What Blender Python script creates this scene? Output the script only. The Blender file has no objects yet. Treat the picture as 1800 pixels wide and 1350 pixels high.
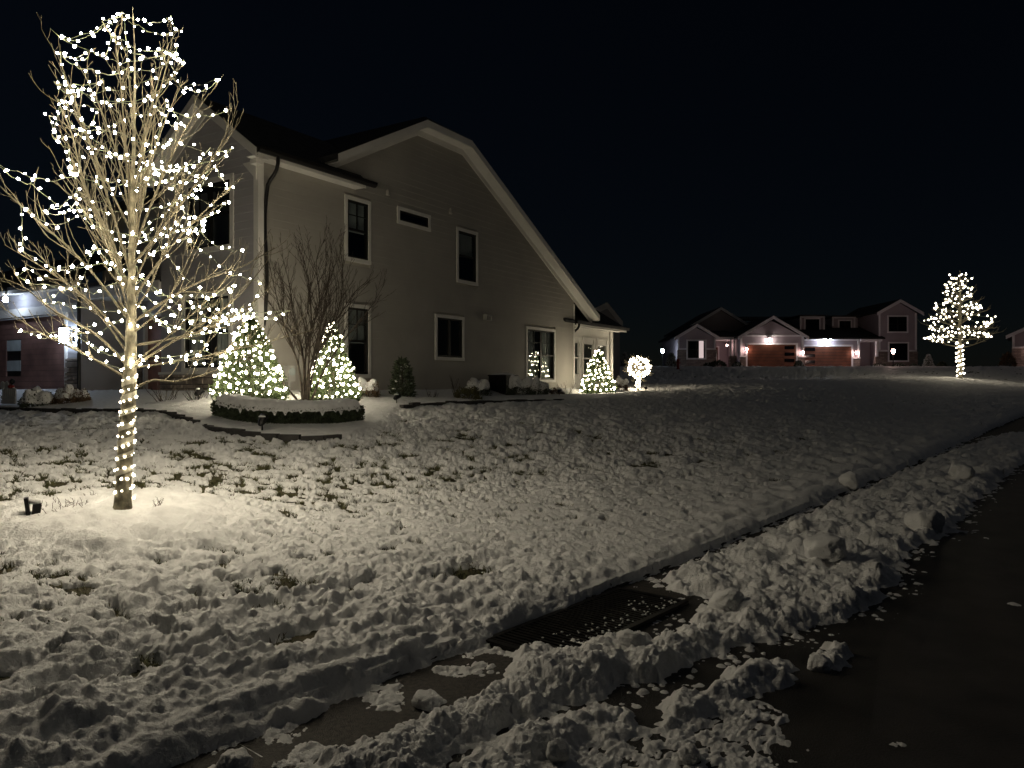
import bpy, math, random
import numpy as np
from mathutils import Vector, Matrix, Euler

random.seed(11)
rng = np.random.default_rng(11)
sc = bpy.context.scene
COL = sc.collection
PI = math.pi

# ------------------------------------------------------------------ camera, sky, added night fill light, exposure
EYE = 1.6
FPX = 1350.0                       # focal length in pixels of the 1800 px wide photograph
cam_d = bpy.data.cameras.new('camera')
cam = bpy.data.objects.new('camera', cam_d)
COL.objects.link(cam)
cam.location = (0, 0, EYE)
cam.rotation_euler = (PI / 2, 0, 0)
cam_d.sensor_width = 36.0
cam_d.lens = 36.0 * FPX / 1800.0
cam_d.clip_start = 0.05
cam_d.clip_end = 3000
sc.camera = cam

FILL_EL, FILL_AZ = math.radians(52), math.radians(-70)
w = bpy.data.worlds.new('World')
sc.world = w
w.use_nodes = True
nt = w.node_tree
sky = nt.nodes.new('ShaderNodeTexSky')
sky.sky_type = 'NISHITA'
sky.sun_disc = False
sky.sun_elevation = FILL_EL
sky.sun_rotation = FILL_AZ
sky.air_density = 1.0
sky.dust_density = 0.2
sky.ozone_density = 5.0
bg = nt.nodes['Background']
bg.inputs['Strength'].default_value = 0.00055
nt.links.new(sky.outputs['Color'], bg.inputs['Color'])

night_fill_d = bpy.data.lights.new('night_fill', 'SUN')  # very soft fill light added to lift the shadows, no visible source
night_fill_d.energy = 0.032
night_fill_d.angle = math.radians(60)
night_fill_d.color = (0.95, 0.97, 1.0)
night_fill = bpy.data.objects.new('night_fill', night_fill_d)
COL.objects.link(night_fill)
night_fill.rotation_euler = (PI / 2 - FILL_EL, 0, FILL_AZ + PI)
night_fill.location = (0, -20, 40)

sc.view_settings.view_transform = 'Standard'
sc.view_settings.look = 'None'
sc.view_settings.exposure = 0.2
sc.view_settings.gamma = 1.0
cy = sc.cycles
cy.use_light_tree = True
cy.max_bounces = 6
cy.diffuse_bounces = 3
cy.glossy_bounces = 3
cy.transparent_max_bounces = 12
cy.sample_clamp_indirect = 3.0
cy.caustics_reflective = False
cy.caustics_refractive = False
cy.use_denoising = True
try:
    cy.denoiser = 'OPENIMAGEDENOISE'
    cy.denoising_input_passes = 'RGB_ALBEDO_NORMAL'
except Exception:
    pass

# ------------------------------------------------------------------ helpers
def V3(*a):
    return np.array(a, float)


class MB:
    """Collects quads, tris and polygons and links them as ONE mesh object."""
    def __init__(self, T=None):
        self.v = []; self.f = []; self.n = 0; self.T = T

    def add(self, V, F):
        V = np.asarray(V, float).reshape(-1, 3)
        if self.T is not None:
            V = np.array([self.T(*p) for p in V])
        F = np.asarray(F, int)
        self.v.append(V); self.f.append(F + self.n); self.n += len(V)

    def box(self, x0, x1, y0, y1, z0, z1):
        V = [(x, y, z) for z in (z0, z1) for y in (y0, y1) for x in (x0, x1)]
        self.add(V, [(0, 2, 3, 1), (4, 5, 7, 6), (0, 1, 5, 4), (2, 6, 7, 3), (0, 4, 6, 2), (1, 3, 7, 5)])

    def obox(self, c, s, rz=0.0, rx=0.0, ry=0.0):
        R = np.array(Euler((rx, ry, rz)).to_matrix())
        V = np.array([(x, y, z) for z in (-.5, .5) for y in (-.5, .5) for x in (-.5, .5)]) * np.array(s)
        self.add(V @ R.T + np.array(c), [(0, 2, 3, 1), (4, 5, 7, 6), (0, 1, 5, 4), (2, 6, 7, 3), (0, 4, 6, 2), (1, 3, 7, 5)])

    def beam(self, p, q, wv, hv):
        """bar from p to q whose section is spanned by the vectors wv and hv (one corner edge on pq)."""
        p, q, wv, hv = map(lambda a: np.array(a, float), (p, q, wv, hv))
        self.add([p, p + wv, p + wv + hv, p + hv, q, q + wv, q + wv + hv, q + hv],
                 [(0, 1, 2, 3), (4, 7, 6, 5), (0, 4, 5, 1), (1, 5, 6, 2), (2, 6, 7, 3), (3, 7, 4, 0)])

    def prism(self, poly, ext):
        P = np.array(poly, float); n = len(P); e = np.array(ext, float)
        self.add(np.vstack([P, P + e]), [list(range(n))])
        b = self.n - 2 * n
        self.f.append(np.array([list(range(n, 2 * n))[::-1]]) + b)
        self.f.append(np.array([(i, i + n, (i + 1) % n + n, (i + 1) % n) for i in range(n)]) + b)

    def tube(self, P, R, k=6, cap=False):
        P = np.asarray(P, float); n = len(P); R = np.broadcast_to(np.asarray(R, float), (n,))
        Tn = np.gradient(P, axis=0); Tn /= np.linalg.norm(Tn, axis=1)[:, None] + 1e-12
        ref = V3(0, 0, 1) if abs(Tn[0][2]) < .9 else V3(1, 0, 0)
        a = np.cross(Tn[0], ref); a /= np.linalg.norm(a)
        ang = np.arange(k) * 2 * PI / k
        V = np.empty((n, k, 3))
        for i in range(n):
            a = a - Tn[i] * a.dot(Tn[i]); a /= np.linalg.norm(a) + 1e-12
            b = np.cross(Tn[i], a)
            V[i] = P[i] + R[i] * (np.cos(ang)[:, None] * a + np.sin(ang)[:, None] * b)
        i, j = np.meshgrid(np.arange(n - 1), np.arange(k), indexing='ij')
        j2 = (j + 1) % k
        F = np.stack([i * k + j, i * k + j2, (i + 1) * k + j2, (i + 1) * k + j], -1).reshape(-1, 4)
        self.add(V.reshape(-1, 3), F)
        if cap:
            b = self.n - n * k
            self.f.append(np.array([list(range(k))[::-1]]) + b)
            self.f.append(np.array([list(range((n - 1) * k, n * k))]) + b)

    def lathe(self, prof, c=(0, 0, 0), k=16):
        P = np.array(prof, float); n = len(P); ang = np.arange(k) * 2 * PI / k
        V = np.empty((n, k, 3))
        V[..., 0] = c[0] + P[:, 0:1] * np.cos(ang); V[..., 1] = c[1] + P[:, 0:1] * np.sin(ang); V[..., 2] = c[2] + P[:, 1:2]
        i, j = np.meshgrid(np.arange(n - 1), np.arange(k), indexing='ij'); j2 = (j + 1) % k
        self.add(V.reshape(-1, 3), np.stack([i * k + j, i * k + j2, (i + 1) * k + j2, (i + 1) * k + j], -1).reshape(-1, 4))
        b = self.n - n * k
        self.f.append(np.array([list(range(k))[::-1]]) + b)
        self.f.append(np.array([list(range((n - 1) * k, n * k))]) + b)

    def mesh(self, name, m=None, smooth=False):
        me = bpy.data.meshes.new(name)
        V = np.vstack(self.v) if self.v else np.zeros((0, 3))
        me.vertices.add(len(V)); me.vertices.foreach_set('co', V.astype(np.float32).ravel())
        li = np.concatenate([f.ravel() for f in self.f]); tot = np.concatenate([np.full(len(f), f.shape[1]) for f in self.f])
        st = np.concatenate([[0], np.cumsum(tot)[:-1]])
        me.loops.add(len(li)); me.loops.foreach_set('vertex_index', li.astype(np.int32))
        me.polygons.add(len(tot)); me.polygons.foreach_set('loop_start', st.astype(np.int32))
        me.polygons.foreach_set('use_smooth', np.full(len(tot), bool(smooth)))
        me.update(calc_edges=True)
        if m:
            me.materials.append(m)
        return me

    def build(self, name, m, parent=None, smooth=False, **kw):
        return link(name, self.mesh(name, m, smooth), parent, **kw)


def link(name, me, parent=None, loc=None, label=None, cat=None, group=None, kind=None):
    o = bpy.data.objects.new(name, me); COL.objects.link(o)
    if parent is not None:
        o.parent = parent
    if loc is not None:
        o.location = loc
    return tag(o, label, cat, group, kind)


def tag(o, label=None, cat=None, group=None, kind=None):
    if label: o['label'] = label
    if cat: o['category'] = cat
    if group: o['group'] = group
    if kind: o['kind'] = kind
    return o


def thing(name, label, cat, loc=(0, 0, 0), rz=0.0, group=None):
    o = bpy.data.objects.new(name, None); COL.objects.link(o)
    o.location = loc; o.rotation_euler = (0, 0, rz); o.empty_display_size = .2
    return tag(o, label, cat, group)


def mat(name, c, rough=.7, var=.18, scale=5.0, bump=0.0, bscale=40.0, metal=0.0, spec=.3, c2=None, detail=5.0):
    m = bpy.data.materials.new(name); m.use_nodes = True
    N = m.node_tree.nodes; L = m.node_tree.links; p = N['Principled BSDF']
    g = N.new('ShaderNodeNewGeometry'); n = N.new('ShaderNodeTexNoise')
    n.inputs['Scale'].default_value = scale; n.inputs['Detail'].default_value = detail
    L.new(g.outputs['Position'], n.inputs['Vector'])
    r = N.new('ShaderNodeValToRGB')
    lo = [max(0, x * (1 - var)) for x in c]; hi = [min(1, x * (1 + var)) for x in (c2 or c)]
    r.color_ramp.elements[0].color = (*lo, 1); r.color_ramp.elements[0].position = .3
    r.color_ramp.elements[1].color = (*hi, 1); r.color_ramp.elements[1].position = .7
    L.new(n.outputs['Fac'], r.inputs['Fac']); L.new(r.outputs['Color'], p.inputs['Base Color'])
    p.inputs['Roughness'].default_value = rough; p.inputs['Metallic'].default_value = metal
    p.inputs['Specular IOR Level'].default_value = spec
    if bump:
        n2 = N.new('ShaderNodeTexNoise'); n2.inputs['Scale'].default_value = bscale; n2.inputs['Detail'].default_value = 6
        L.new(g.outputs['Position'], n2.inputs['Vector'])
        b = N.new('ShaderNodeBump'); b.inputs['Strength'].default_value = 1.0; b.inputs['Distance'].default_value = bump
        L.new(n2.outputs['Fac'], b.inputs['Height']); L.new(b.outputs['Normal'], p.inputs['Normal'])
    return m


def emis(name, c, s):
    m = bpy.data.materials.new(name); m.use_nodes = True
    N = m.node_tree.nodes; L = m.node_tree.links
    for x in list(N):
        if x.type == 'BSDF_PRINCIPLED': N.remove(x)
    e = N.new('ShaderNodeEmission'); e.inputs['Color'].default_value = (*c, 1); e.inputs['Strength'].default_value = s
    L.new(e.outputs[0], [x for x in N if x.type == 'OUTPUT_MATERIAL'][0].inputs['Surface'])
    return m


def glass(name, tint=(.8, .85, .85), refl=.18, rough=.0):
    m = bpy.data.materials.new(name); m.use_nodes = True
    N = m.node_tree.nodes; L = m.node_tree.links; out = [x for x in N if x.type == 'OUTPUT_MATERIAL'][0]
    N.remove(N['Principled BSDF'])
    t = N.new('ShaderNodeBsdfTransparent'); t.inputs['Color'].default_value = (*tint, 1)
    g = N.new('ShaderNodeBsdfGlossy'); g.inputs['Roughness'].default_value = rough
    nz = N.new('ShaderNodeTexNoise'); nz.inputs['Scale'].default_value = 2.2
    geo = N.new('ShaderNodeNewGeometry'); L.new(geo.outputs['Position'], nz.inputs['Vector'])
    bp = N.new('ShaderNodeBump'); bp.inputs['Distance'].default_value = .004; L.new(nz.outputs['Fac'], bp.inputs['Height'])
    L.new(bp.outputs['Normal'], g.inputs['Normal'])
    mx = N.new('ShaderNodeMixShader'); mx.inputs[0].default_value = refl
    L.new(t.outputs[0], mx.inputs[1]); L.new(g.outputs[0], mx.inputs[2]); L.new(mx.outputs[0], out.inputs['Surface'])
    return m


def stone_mat(name):
    m = mat(name, (.23, .19, .16), .85, .45, 3.0, .01, 25, c2=(.30, .26, .22))
    N = m.node_tree.nodes; L = m.node_tree.links; p = N['Principled BSDF']
    b = N.new('ShaderNodeTexBrick'); b.inputs['Scale'].default_value = 1.0
    b.inputs['Brick Width'].default_value = .5; b.inputs['Row Height'].default_value = .16; b.inputs['Mortar Size'].default_value = .012
    b.inputs['Color1'].default_value = (.20, .15, .13, 1); b.inputs['Color2'].default_value = (.34, .28, .25, 1); b.inputs['Mortar'].default_value = (.12, .1, .1, 1)
    tc = N.new('ShaderNodeTexCoord'); mp = N.new('ShaderNodeMapping'); mp.inputs['Rotation'].default_value = (PI / 2, 0, 0)
    L.new(tc.outputs['Object'], mp.inputs['Vector']); L.new(mp.outputs['Vector'], b.inputs['Vector'])
    L.new(b.outputs['Color'], p.inputs['Base Color'])
    return m


MAT = dict(
    siding=mat('siding', (.39, .37, .335), .75, .07, 1.2, .0015, 60),
    siding_grey=mat('siding_grey', (.42, .41, .43), .75, .07, 1.2, .0015, 60),
    siding_far=mat('siding_far', (.42, .36, .40), .8, .08, .6, 0, 1),
    sheath=mat('sheathing', (.50, .47, .42), .9, .07, 1.2),
    trim=mat('white_trim', (.74, .72, .68), .55, .06, 2.0),
    trim_far=mat('white_trim_far', (.85, .82, .85), .6, .06, 1.0),
    roof=mat('roof_shingles', (.036, .036, .037), .9, .4, 6.0, .01, 30),
    gutter=mat('black_gutter', (.012, .011, .011), .4, .2),
    frame=mat('dark_frame', (.012, .011, .010), .45, .2),
    blind=mat('blind', (.62, .62, .60), .8, .1),
    curtain=mat('curtain', (.45, .46, .45), .9, .2, 3),
    wood=mat('garage_wood', (.21, .115, .095), .55, .3, 2.2, .001, 30),
    wood_far=mat('garage_wood_far', (.15, .055, .032), .55, .3, 1.2, .002, 10),
    pane=glass('window_glass'),
    frost=mat('frosted_pane', (.45, .5, .5), .25, .1),
    stone=mat('stone_veneer', (.22, .175, .15), .85, .5, 2.2, .008, 22, c2=(.34, .29, .25)),
    mortar=mat('mortar', (.11, .10, .095), .95, .3),
    stone_far=stone_mat('stone_veneer_far'),
    bark=mat('tree_bark', (.12, .108, .075), .85, .45, 14, .006, 60, c2=(.20, .18, .125)),
    twig=mat('tree_twigs', (.115, .10, .065), .8, .3, 10, 0, 1),
    darkbark=mat('shrub_bark', (.07, .057, .045), .9, .35, 12, .002, 50),
    wrap=mat('trunk_wrap', (.62, .58, .46), .9, .1, 20),
    wire=mat('light_wire', (.10, .115, .07), .5, .2),
    needle=mat('evergreen_needles', (.045, .065, .022), .65, .5, 7, c2=(.07, .10, .035)),
    darkleaf=mat('boxwood_leaves', (.035, .045, .028), .6, .5, 9, c2=(.06, .075, .045)),
    brownleaf=mat('dry_shrub_leaves', (.13, .085, .05), .8, .5, 8),
    olive=mat('olive_shrub_leaves', (.085, .08, .035), .7, .5, 8),
    edging=mat('edging_stone', (.045, .043, .042), .85, .3, 9, .004, 40),
    black=mat('black_plastic', (.010, .010, .010), .45, .2),
    iron=mat('cast_iron', (.018, .017, .016), .45, .4, 20, .001, 80, metal=.6),
    pit_shade=mat('drain_pit_shade', (.003, .003, .003), .9),  # near-black colour standing in for the shade below the grate
    hydrant=mat('hydrant_paint', (.20, .02, .012), .4, .2),
    greybox=mat('utility_grey', (.45, .44, .42), .6, .1),
    grass=mat('winter_grass', (.05, .055, .02), .8, .5, 12, c2=(.10, .10, .045)),
    drystem=mat('dry_stems', (.05, .03, .02), .9, .4, 20),
    pinkdoor=mat('entry_door', (.28, .12, .08), .5, .2),
    wreath=mat('wreath_green', (.03, .06, .03), .8, .4, 30),
)
WARM = (1.0, .875, .65)
BULB = dict(near=emis('bulb_near', WARM, 190), trunk=emis('bulb_trunk', WARM, 18), shrub=emis('bulb_shrub', WARM, 38), cone=emis('bulb_cone', (1.0, .86, .62), 34),
            far=emis('bulb_far', WARM, 13))
LAMP = dict(blue=emis('lamp_cool', (.66, .80, 1.0), 48), flood=emis('lamp_flood', (.68, .80, 1.0), 95),
            pink=emis('lamp_pink', (1.0, .68, .58), 95), lit=emis('lit_curtain', (1.0, .80, .78), .55),
            farblue=emis('lamp_far_cool', (.7, .85, 1.0), 60), farflood=emis('lamp_far_flood', (.8, .88, 1.0), 150),
            farflood2=emis('lamp_far_flood_warm', (1.0, .86, .76), 60), rose=emis('table_lamp', (1.0, .35, .25), .5))


def snow_mat(name, rel=True):
    m = bpy.data.materials.new(name); m.use_nodes = True
    N = m.node_tree.nodes; L = m.node_tree.links; p = N['Principled BSDF']
    g = N.new('ShaderNodeNewGeometry')
    n = N.new('ShaderNodeTexNoise'); n.inputs['Scale'].default_value = 9; n.inputs['Detail'].default_value = 6
    L.new(g.outputs['Position'], n.inputs['Vector'])
    r = N.new('ShaderNodeValToRGB')
    r.color_ramp.elements[0].color = (.70, .70, .70, 1); r.color_ramp.elements[0].position = .25
    r.color_ramp.elements[1].color = (.86, .86, .86, 1); r.color_ramp.elements[1].position = .65
    L.new(n.outputs['Fac'], r.inputs['Fac']); L.new(r.outputs['Color'], p.inputs['Base Color'])
    p.inputs['Roughness'].default_value = .65; p.inputs['Specular IOR Level'].default_value = .25
    n2 = N.new('ShaderNodeTexNoise'); n2.inputs['Scale'].default_value = 55; n2.inputs['Detail'].default_value = 5; n2.inputs['Roughness'].default_value = .7
    L.new(g.outputs['Position'], n2.inputs['Vector'])
    b = N.new('ShaderNodeBump'); b.inputs['Strength'].default_value = 1.0; b.inputs['Distance'].default_value = .02
    L.new(n2.outputs['Fac'], b.inputs['Height']); L.new(b.outputs['Normal'], p.inputs['Normal'])
    return m


MAT['snow'] = snow_mat('snow')

# ------------------------------------------------------------------ terrain
def sst(a, b, x):
    t = np.clip((x - a) / (b - a), 0, 1); return t * t * (3 - 2 * t)

def smin(a, b, k):
    h = np.clip(.5 + .5 * (b - a) / k, 0, 1); return b * (1 - h) + a * h - k * h * (1 - h)

def rs(x, y):       # r: across the kerb line (positive towards the road), s: along it
    return (x + 1.52) * .768 - (y - 3.15) * .64, (x + 1.52) * .64 + (y - 3.15) * .768

def xy(r, s):
    return -1.52 + .768 * r + .64 * s, 3.15 - .64 * r + .768 * s

def road_z(s):
    q = s - 4; return .023 * smin(.5 * (q + np.sqrt(q * q + 4)), 78.0, 20.0)

HA = math.radians(57.5)             # heading of the house's side wall
HC = (-5.604, 17.0)                 # its front corner
PAD = 1.36

def house_local(x, y):
    dx, dy = x - HC[0], y - HC[1]
    return dx * math.cos(HA) + dy * math.sin(HA), -dx * math.sin(HA) + dy * math.cos(HA)

def house_xy(lx, ly):
    return HC[0] + lx * math.cos(HA) - ly * math.sin(HA), HC[1] + lx * math.sin(HA) + ly * math.cos(HA)

FT = (28.35, 48.6)                  # far lit tree

def terrain(x, y):
    x = np.asarray(x, float); y = np.asarray(y, float)
    r, s = rs(x, y)
    z = road_z(s) + np.where(r < 0, .05 + smin(-.098 * r, .80, .35), -.01 * np.clip(r, 0, 8))
    lx, ly = house_local(x, y)
    d = np.hypot(np.maximum(np.maximum(-lx, lx - 19), 0), np.maximum(np.maximum(-ly, ly - 25), 0))
    k = 1 - sst(.3, 4.5, d)
    z = z * (1 - k) + (PAD - .20 * sst(2, 7, lx) * sst(.0, 1.0, -ly)) * k
    k = 1 - sst(10, 22, np.hypot(np.maximum(np.abs(x - 28) - 17, 0), np.maximum(np.abs(y - 84) - 10, 0)))
    return z * (1 - k) + 3.0 * k

def gnd(px, py, dz=0.0):
    ks = np.geomspace(1.5, 120, 9000); X = (px - 900) / FPX * ks; Z = EYE - (py - 675) / FPX * ks
    i = int(np.argmax(Z < terrain(X, ks) + dz))
    return float(X[i]), float(ks[i])

def at(px, py, Y):
    return V3((px - 900) / FPX * Y, Y, EYE - (py - 675) / FPX * Y)

# ------------------------------------------------------------------ noise
_P = rng.permutation(512)
_P = np.concatenate([_P, _P])
_G = rng.uniform(0, 2 * PI, 512)

def perlin(x, y, seed=0):
    xi = np.floor(x).astype(np.int64); yi = np.floor(y).astype(np.int64); xf = x - xi; yf = y - yi
    def g(ix, iy):
        h = _P[(_P[(ix + seed * 37) & 511] + iy + seed * 101) & 511]
        return _G[h]
    u = xf * xf * xf * (xf * (xf * 6 - 15) + 10); v = yf * yf * yf * (yf * (yf * 6 - 15) + 10)
    def d(ix, iy, fx, fy):
        a = g(ix, iy); return np.cos(a) * fx + np.sin(a) * fy
    a = d(xi, yi, xf, yf); b = d(xi + 1, yi, xf - 1, yf); c = d(xi, yi + 1, xf, yf - 1); e = d(xi + 1, yi + 1, xf - 1, yf - 1)
    return ((a + (b - a) * u) + ((c + (e - c) * u) - (a + (b - a) * u)) * v) * 1.5

def fbm(x, y, lam, octv=4, seed=0, gain=.5):
    o = np.zeros_like(x); a = 1.0; f = 1.0 / lam
    for i in range(octv):
        o += a * perlin(x * f + 13.7 * i, y * f - 7.3 * i, seed + i); a *= gain; f *= 2.03
    return o

def clods(x, y, cell, seed=0, dens=.7, flat=.8):
    """rounded lumps strewn on a jittered lattice; height in metres"""
    X = x / cell; Y = y / cell; xi = np.floor(X).astype(np.int64); yi = np.floor(Y).astype(np.int64)
    out = np.zeros_like(x)
    for i in (-1, 0, 1):
        for j in (-1, 0, 1):
            cx = xi + i; cyy = yi + j
            h = _P[(_P[(cx + seed * 71) & 511] + cyy + seed * 29) & 511]
            h2 = _P[(h + 57) & 511]; h3 = _P[(h + 131) & 511]; h4 = _P[(h + 211) & 511]
            px = cx + .15 + .7 * h / 512.; py = cyy + .15 + .7 * h2 / 512.
            R = (.22 + .5 * (h3 / 512.) ** 1.6) * (h4 < dens * 512)
            d2 = (X - px) ** 2 + (Y - py) ** 2
            out = np.maximum(out, R * np.maximum(1 - d2 / (R * R + 1e-6), 0) ** .65)
    return out * cell * flat

def poly_sd(x, y, poly):
    """signed distance, positive inside"""
    P = np.array(poly); Q = np.roll(P, -1, 0); d = np.full(x.shape, 1e9); ins = np.zeros(x.shape, bool)
    for (ax, ay), (bx, by) in zip(P, Q):
        ex, ey = bx - ax, by - ay; wx, wy = x - ax, y - ay
        t = np.clip((wx * ex + wy * ey) / (ex * ex + ey * ey), 0, 1)
        d = np.minimum(d, (wx - ex * t) ** 2 + (wy - ey * t) ** 2)
        c = ((ay > y) != (by > y)) & (x < (bx - ax) * (y - ay) / (by - ay + 1e-12) + ax)
        ins ^= c
    return np.where(ins, np.sqrt(d), -np.sqrt(d))

TREE = gnd(215, 893, .13)                # near tree
GR_S0, GR_S1, GR_R0, GR_R1 = 2.05, 3.62, .03, .62       # drain grate in kerb coordinates

PILE_PX = [(470, 1420), (600, 1332), (736, 1274), (802, 1233), (868, 1204), (896, 1165), (888, 1150), (934, 1142), (1016, 1134), (1098, 1128),
           (1140, 1134), (1176, 1118), (1199, 1103), (1238, 1076), (1246, 1054), (1176, 1033), (1164, 1021), (1207, 998), (1260, 970),
           (1306, 933), (1411, 894), (1431, 867), (1489, 848), (1582, 828), (1676, 793), (1800, 752), (1960, 722), (2040, 735),
           (1830, 800), (1792, 818), (1742, 860), (1707, 890), (1668, 941), (1606, 965), (1578, 1007), (1543, 1069), (1450, 1097),
           (1372, 1124), (1256, 1151), (1180, 1190), (1067, 1223), (950, 1266), (880, 1285), (810, 1330), (700, 1420)]
PILE2_PX = [(760, 1400), (833, 1318), (900, 1288), (960, 1268), (1055, 1248), (1110, 1256), (1125, 1285), (1060, 1320), (960, 1350), (880, 1420)]
PILE3_PX = [(1158, 1290), (1165, 1240), (1185, 1222), (1261, 1195), (1330, 1168), (1360, 1158), (1418, 1178), (1390, 1200), (1290, 1240), (1200, 1278)]
PILE4_PX = [(1430, 1160), (1460, 1135), (1495, 1150), (1470, 1175)]
TREAD_PX = [(700, 1480), (900, 1330), (1090, 1285), (1190, 1240), (1320, 1225), (1400, 1255), (1420, 1300), (1370, 1400), (1300, 1500)]
to_g = lambda L: [gnd(a, b, .0) for a, b in L]
PILES = [(to_g(PILE_PX), .044), (to_g(PILE2_PX), .050), (to_g(PILE3_PX), .055), (to_g(PILE4_PX), .04)]
TREAD = to_g(TREAD_PX)
BED_PTS = [gnd(*p) for p in [(-60, 722), (0, 726), (150, 729), (300, 735), (340, 748), (400, 765), (480, 775), (590, 776), (640, 765), (690, 745), (700, 724), (800, 714), (900, 711), (1000, 709), (1060, 705), (1110, 697)]]


def snow_depth(x, y):
    """thickness of the snow above the terrain; negative where the ground is bare"""
    r, s = rs(x, y)
    dist = np.hypot(x, y)
    # --- lawn
    up = sst(2.4, 4.0, s)
    e = -r + .05 * (1 - up) + (.10 - .06 * up) * fbm(s, r, 1.1, 3, 41, .55) + .035 * fbm(s, r, .24, 3, 42, .6)
    T = .036 + .015 * fbm(x, y, 1.6, 3, 1)
    lxh, lyh = house_local(x, y)
    bed = poly_sd(x, y, BED_PTS + [house_xy(17, .2), house_xy(0, .2), house_xy(-.2, 12)])
    bedm = sst(-.15, .25, bed)
    dt = np.hypot(x - TREE[0], (y - TREE[1]) * .95)
    ring = sst(1.3, .60, dt + .12 * fbm(x, y, .5, 2, 77))
    rough = (1 - .75 * bedm) * (1 - .35 * ring) * (1 - .45 * sst(13, 24, dist))
    calm = .35 + .65 * sst(-.15, .25, fbm(x, y, 2.3, 2, 19) + .45 * sst(4.5, 1.5, s))
    amp = .42 + .58 * sst(7.5, 4.5, dist)
    cl = clods(x, y, .30, 5, .4, .55) * .30 + clods(x, y, .14, 6, .45, .75) * .42 + clods(x, y, .065, 7, .55, .85) * .85
    T = T + rough * amp * (.030 * fbm(x, y, .60, 3, 3) + .010 * fbm(x, y, .12, 3, 9, .6) + .0085 * fbm(x, y, .045, 2, 13, .7) + (cl - .010) * (.4 + .6 * calm))
    # trodden hollows, lying across the slope
    T = T + rough * amp * .022 * fbm(x * .6, y * 1.0, .34, 2, 23)
    # farther off: soft dimples, long low drifts and foot tracks
    T = T + sst(8, 12, dist) * (1 - bedm) * (.050 * fbm(x, y, .60, 4, 27, .6) + .025 * (1 - np.abs(fbm(x * .8, y * .5, 1.1, 2, 29))))
    T = T + sst(14, 30, dist) * .05 * fbm(x, y * .6, 2.2, 3, 25)
    T = np.where(dist > 13, np.maximum(T, .012 + .4 * np.maximum(T, 0)), T)
    # churned ridges thrown up beside the kerb
    near = sst(-2.4, -1.1, r) * sst(4.4, 2.2, s) * (r < .4)
    rd = 1 - np.abs(fbm(s * .27 + r * .15, r * 1.2 - s * .10, .46, 4, 31, .45))
    T = T + near * (.11 * (rd - .58) + .014 * fbm(x, y, .14, 3, 33, .6))
    near2 = sst(-1.5, -.5, r) * sst(4.4, 6.5, s) * (r < .4)
    T = T + near2 * .04 * (1 - np.abs(fbm(s * .7, r, .5, 2, 35)) - .6)
    # bare patches with grass
    bare = fbm(x * .85, y * 1.2, .19, 4, 51, .7)
    amount = sst(2.0, 4.0, -r) * sst(17, 11, dist) * .60 + sst(.5, 2, -r) * .33
    fleck = sst(.42, .70, fbm(x, y * 1.15, .085, 2, 57, .7)) * sst(-.25, .25, fbm(x, y, 1.1, 2, 59)) * sst(1.2, 2.6, -r) * sst(17, 11, dist) * (1 - ring) * (1 - bedm)
    T = T - fleck * .042
    pm = sst(.60 - amount, .95 - amount, bare) * (1 - ring) * (1 - bedm) * sst(.35, .8, -r)
    T = T - pm * (.055 + .03 * sst(7, 4.5, dist))
    T = T + ring * (.095 + .04 * fbm(x, y, .45, 3, 81) + .35 * clods(x, y, .24, 82, .35, .6) * sst(TREE[1] + .1, TREE[1] - .4, y)) + .05 * bedm
    # bank along the kerb: thick, with a rounded lip
    T = T + .015 * sst(.9, .2, e) * sst(.0, .2, e)
    gap = np.exp(-((r + .25 + .03 * fbm(s, s, .8, 2, 61)) / .045) ** 2) * sst(3.9, 4.7, s) * sst(16, 11, s)
    T = np.where(e < .30, np.minimum(T, .085), T)
    fe = (1 - np.exp(-np.maximum(e, 0) / .055))
    lip = (np.maximum(T, .0) + .046) * fe
    T = np.where(e > 0, np.where(r > -.02, lip, np.where(e < .4, np.maximum(lip - .046, .014) - .015 * gap, T)), e * 2 - .01)
    fm = np.exp(-((x - FT[0]) ** 2 + (y - FT[1]) ** 2) / 9.0)
    T = T + .12 * fm
    # plowed heaps beyond the lawn
    bk = np.exp(-(((x - 20.5) / 3.6) ** 2 + ((y - 58) / 1.6) ** 2))
    T = T + (.20 * bk + .14 * np.exp(-(((x - 24.5) / 2.2) ** 2 + ((y - 58.5) / 1.3) ** 2))) * (1 + .3 * fbm(x, y, 1.2, 3, 88))
    # topiary and edging mounds
    # --- road
    rd_i = np.where((r > -.02) & (dist < 22))[0]
    T = np.where(r > .35, -.05, T)
    X = x[rd_i]; Y = y[rd_i]; R = r[rd_i]; S = s[rd_i]
    best = np.full(X.shape, -.06)
    jag = .075 * fbm(X, Y, .30, 3, 91, .6) + .03 * fbm(X, Y, .07, 2, 95)
    wx = .055 * fbm(X, Y, .17, 3, 131, .6); wy = .055 * fbm(X, Y, .17, 3, 137, .6)
    XW = X + .6 * wx; YW = Y + .6 * wy
    lump = np.maximum(np.maximum(clods(XW, YW, .36, 15, .5, .50) * .9, clods(XW, YW, .20, 16, .6, .62) * .95), clods(XW, YW, .105, 17, .7, .75)) + clods(X, Y, .05, 18, .6, .8) * .45
    lump = .86 * lump + .013 * fbm(X, Y, .055, 3, 139, .75)
    clear = sst(.10, .20, R + .03 * fbm(S, R, .3, 2, 145)) * sst(3.4, 4.2, S) + (1 - sst(3.4, 4.2, S))
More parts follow.
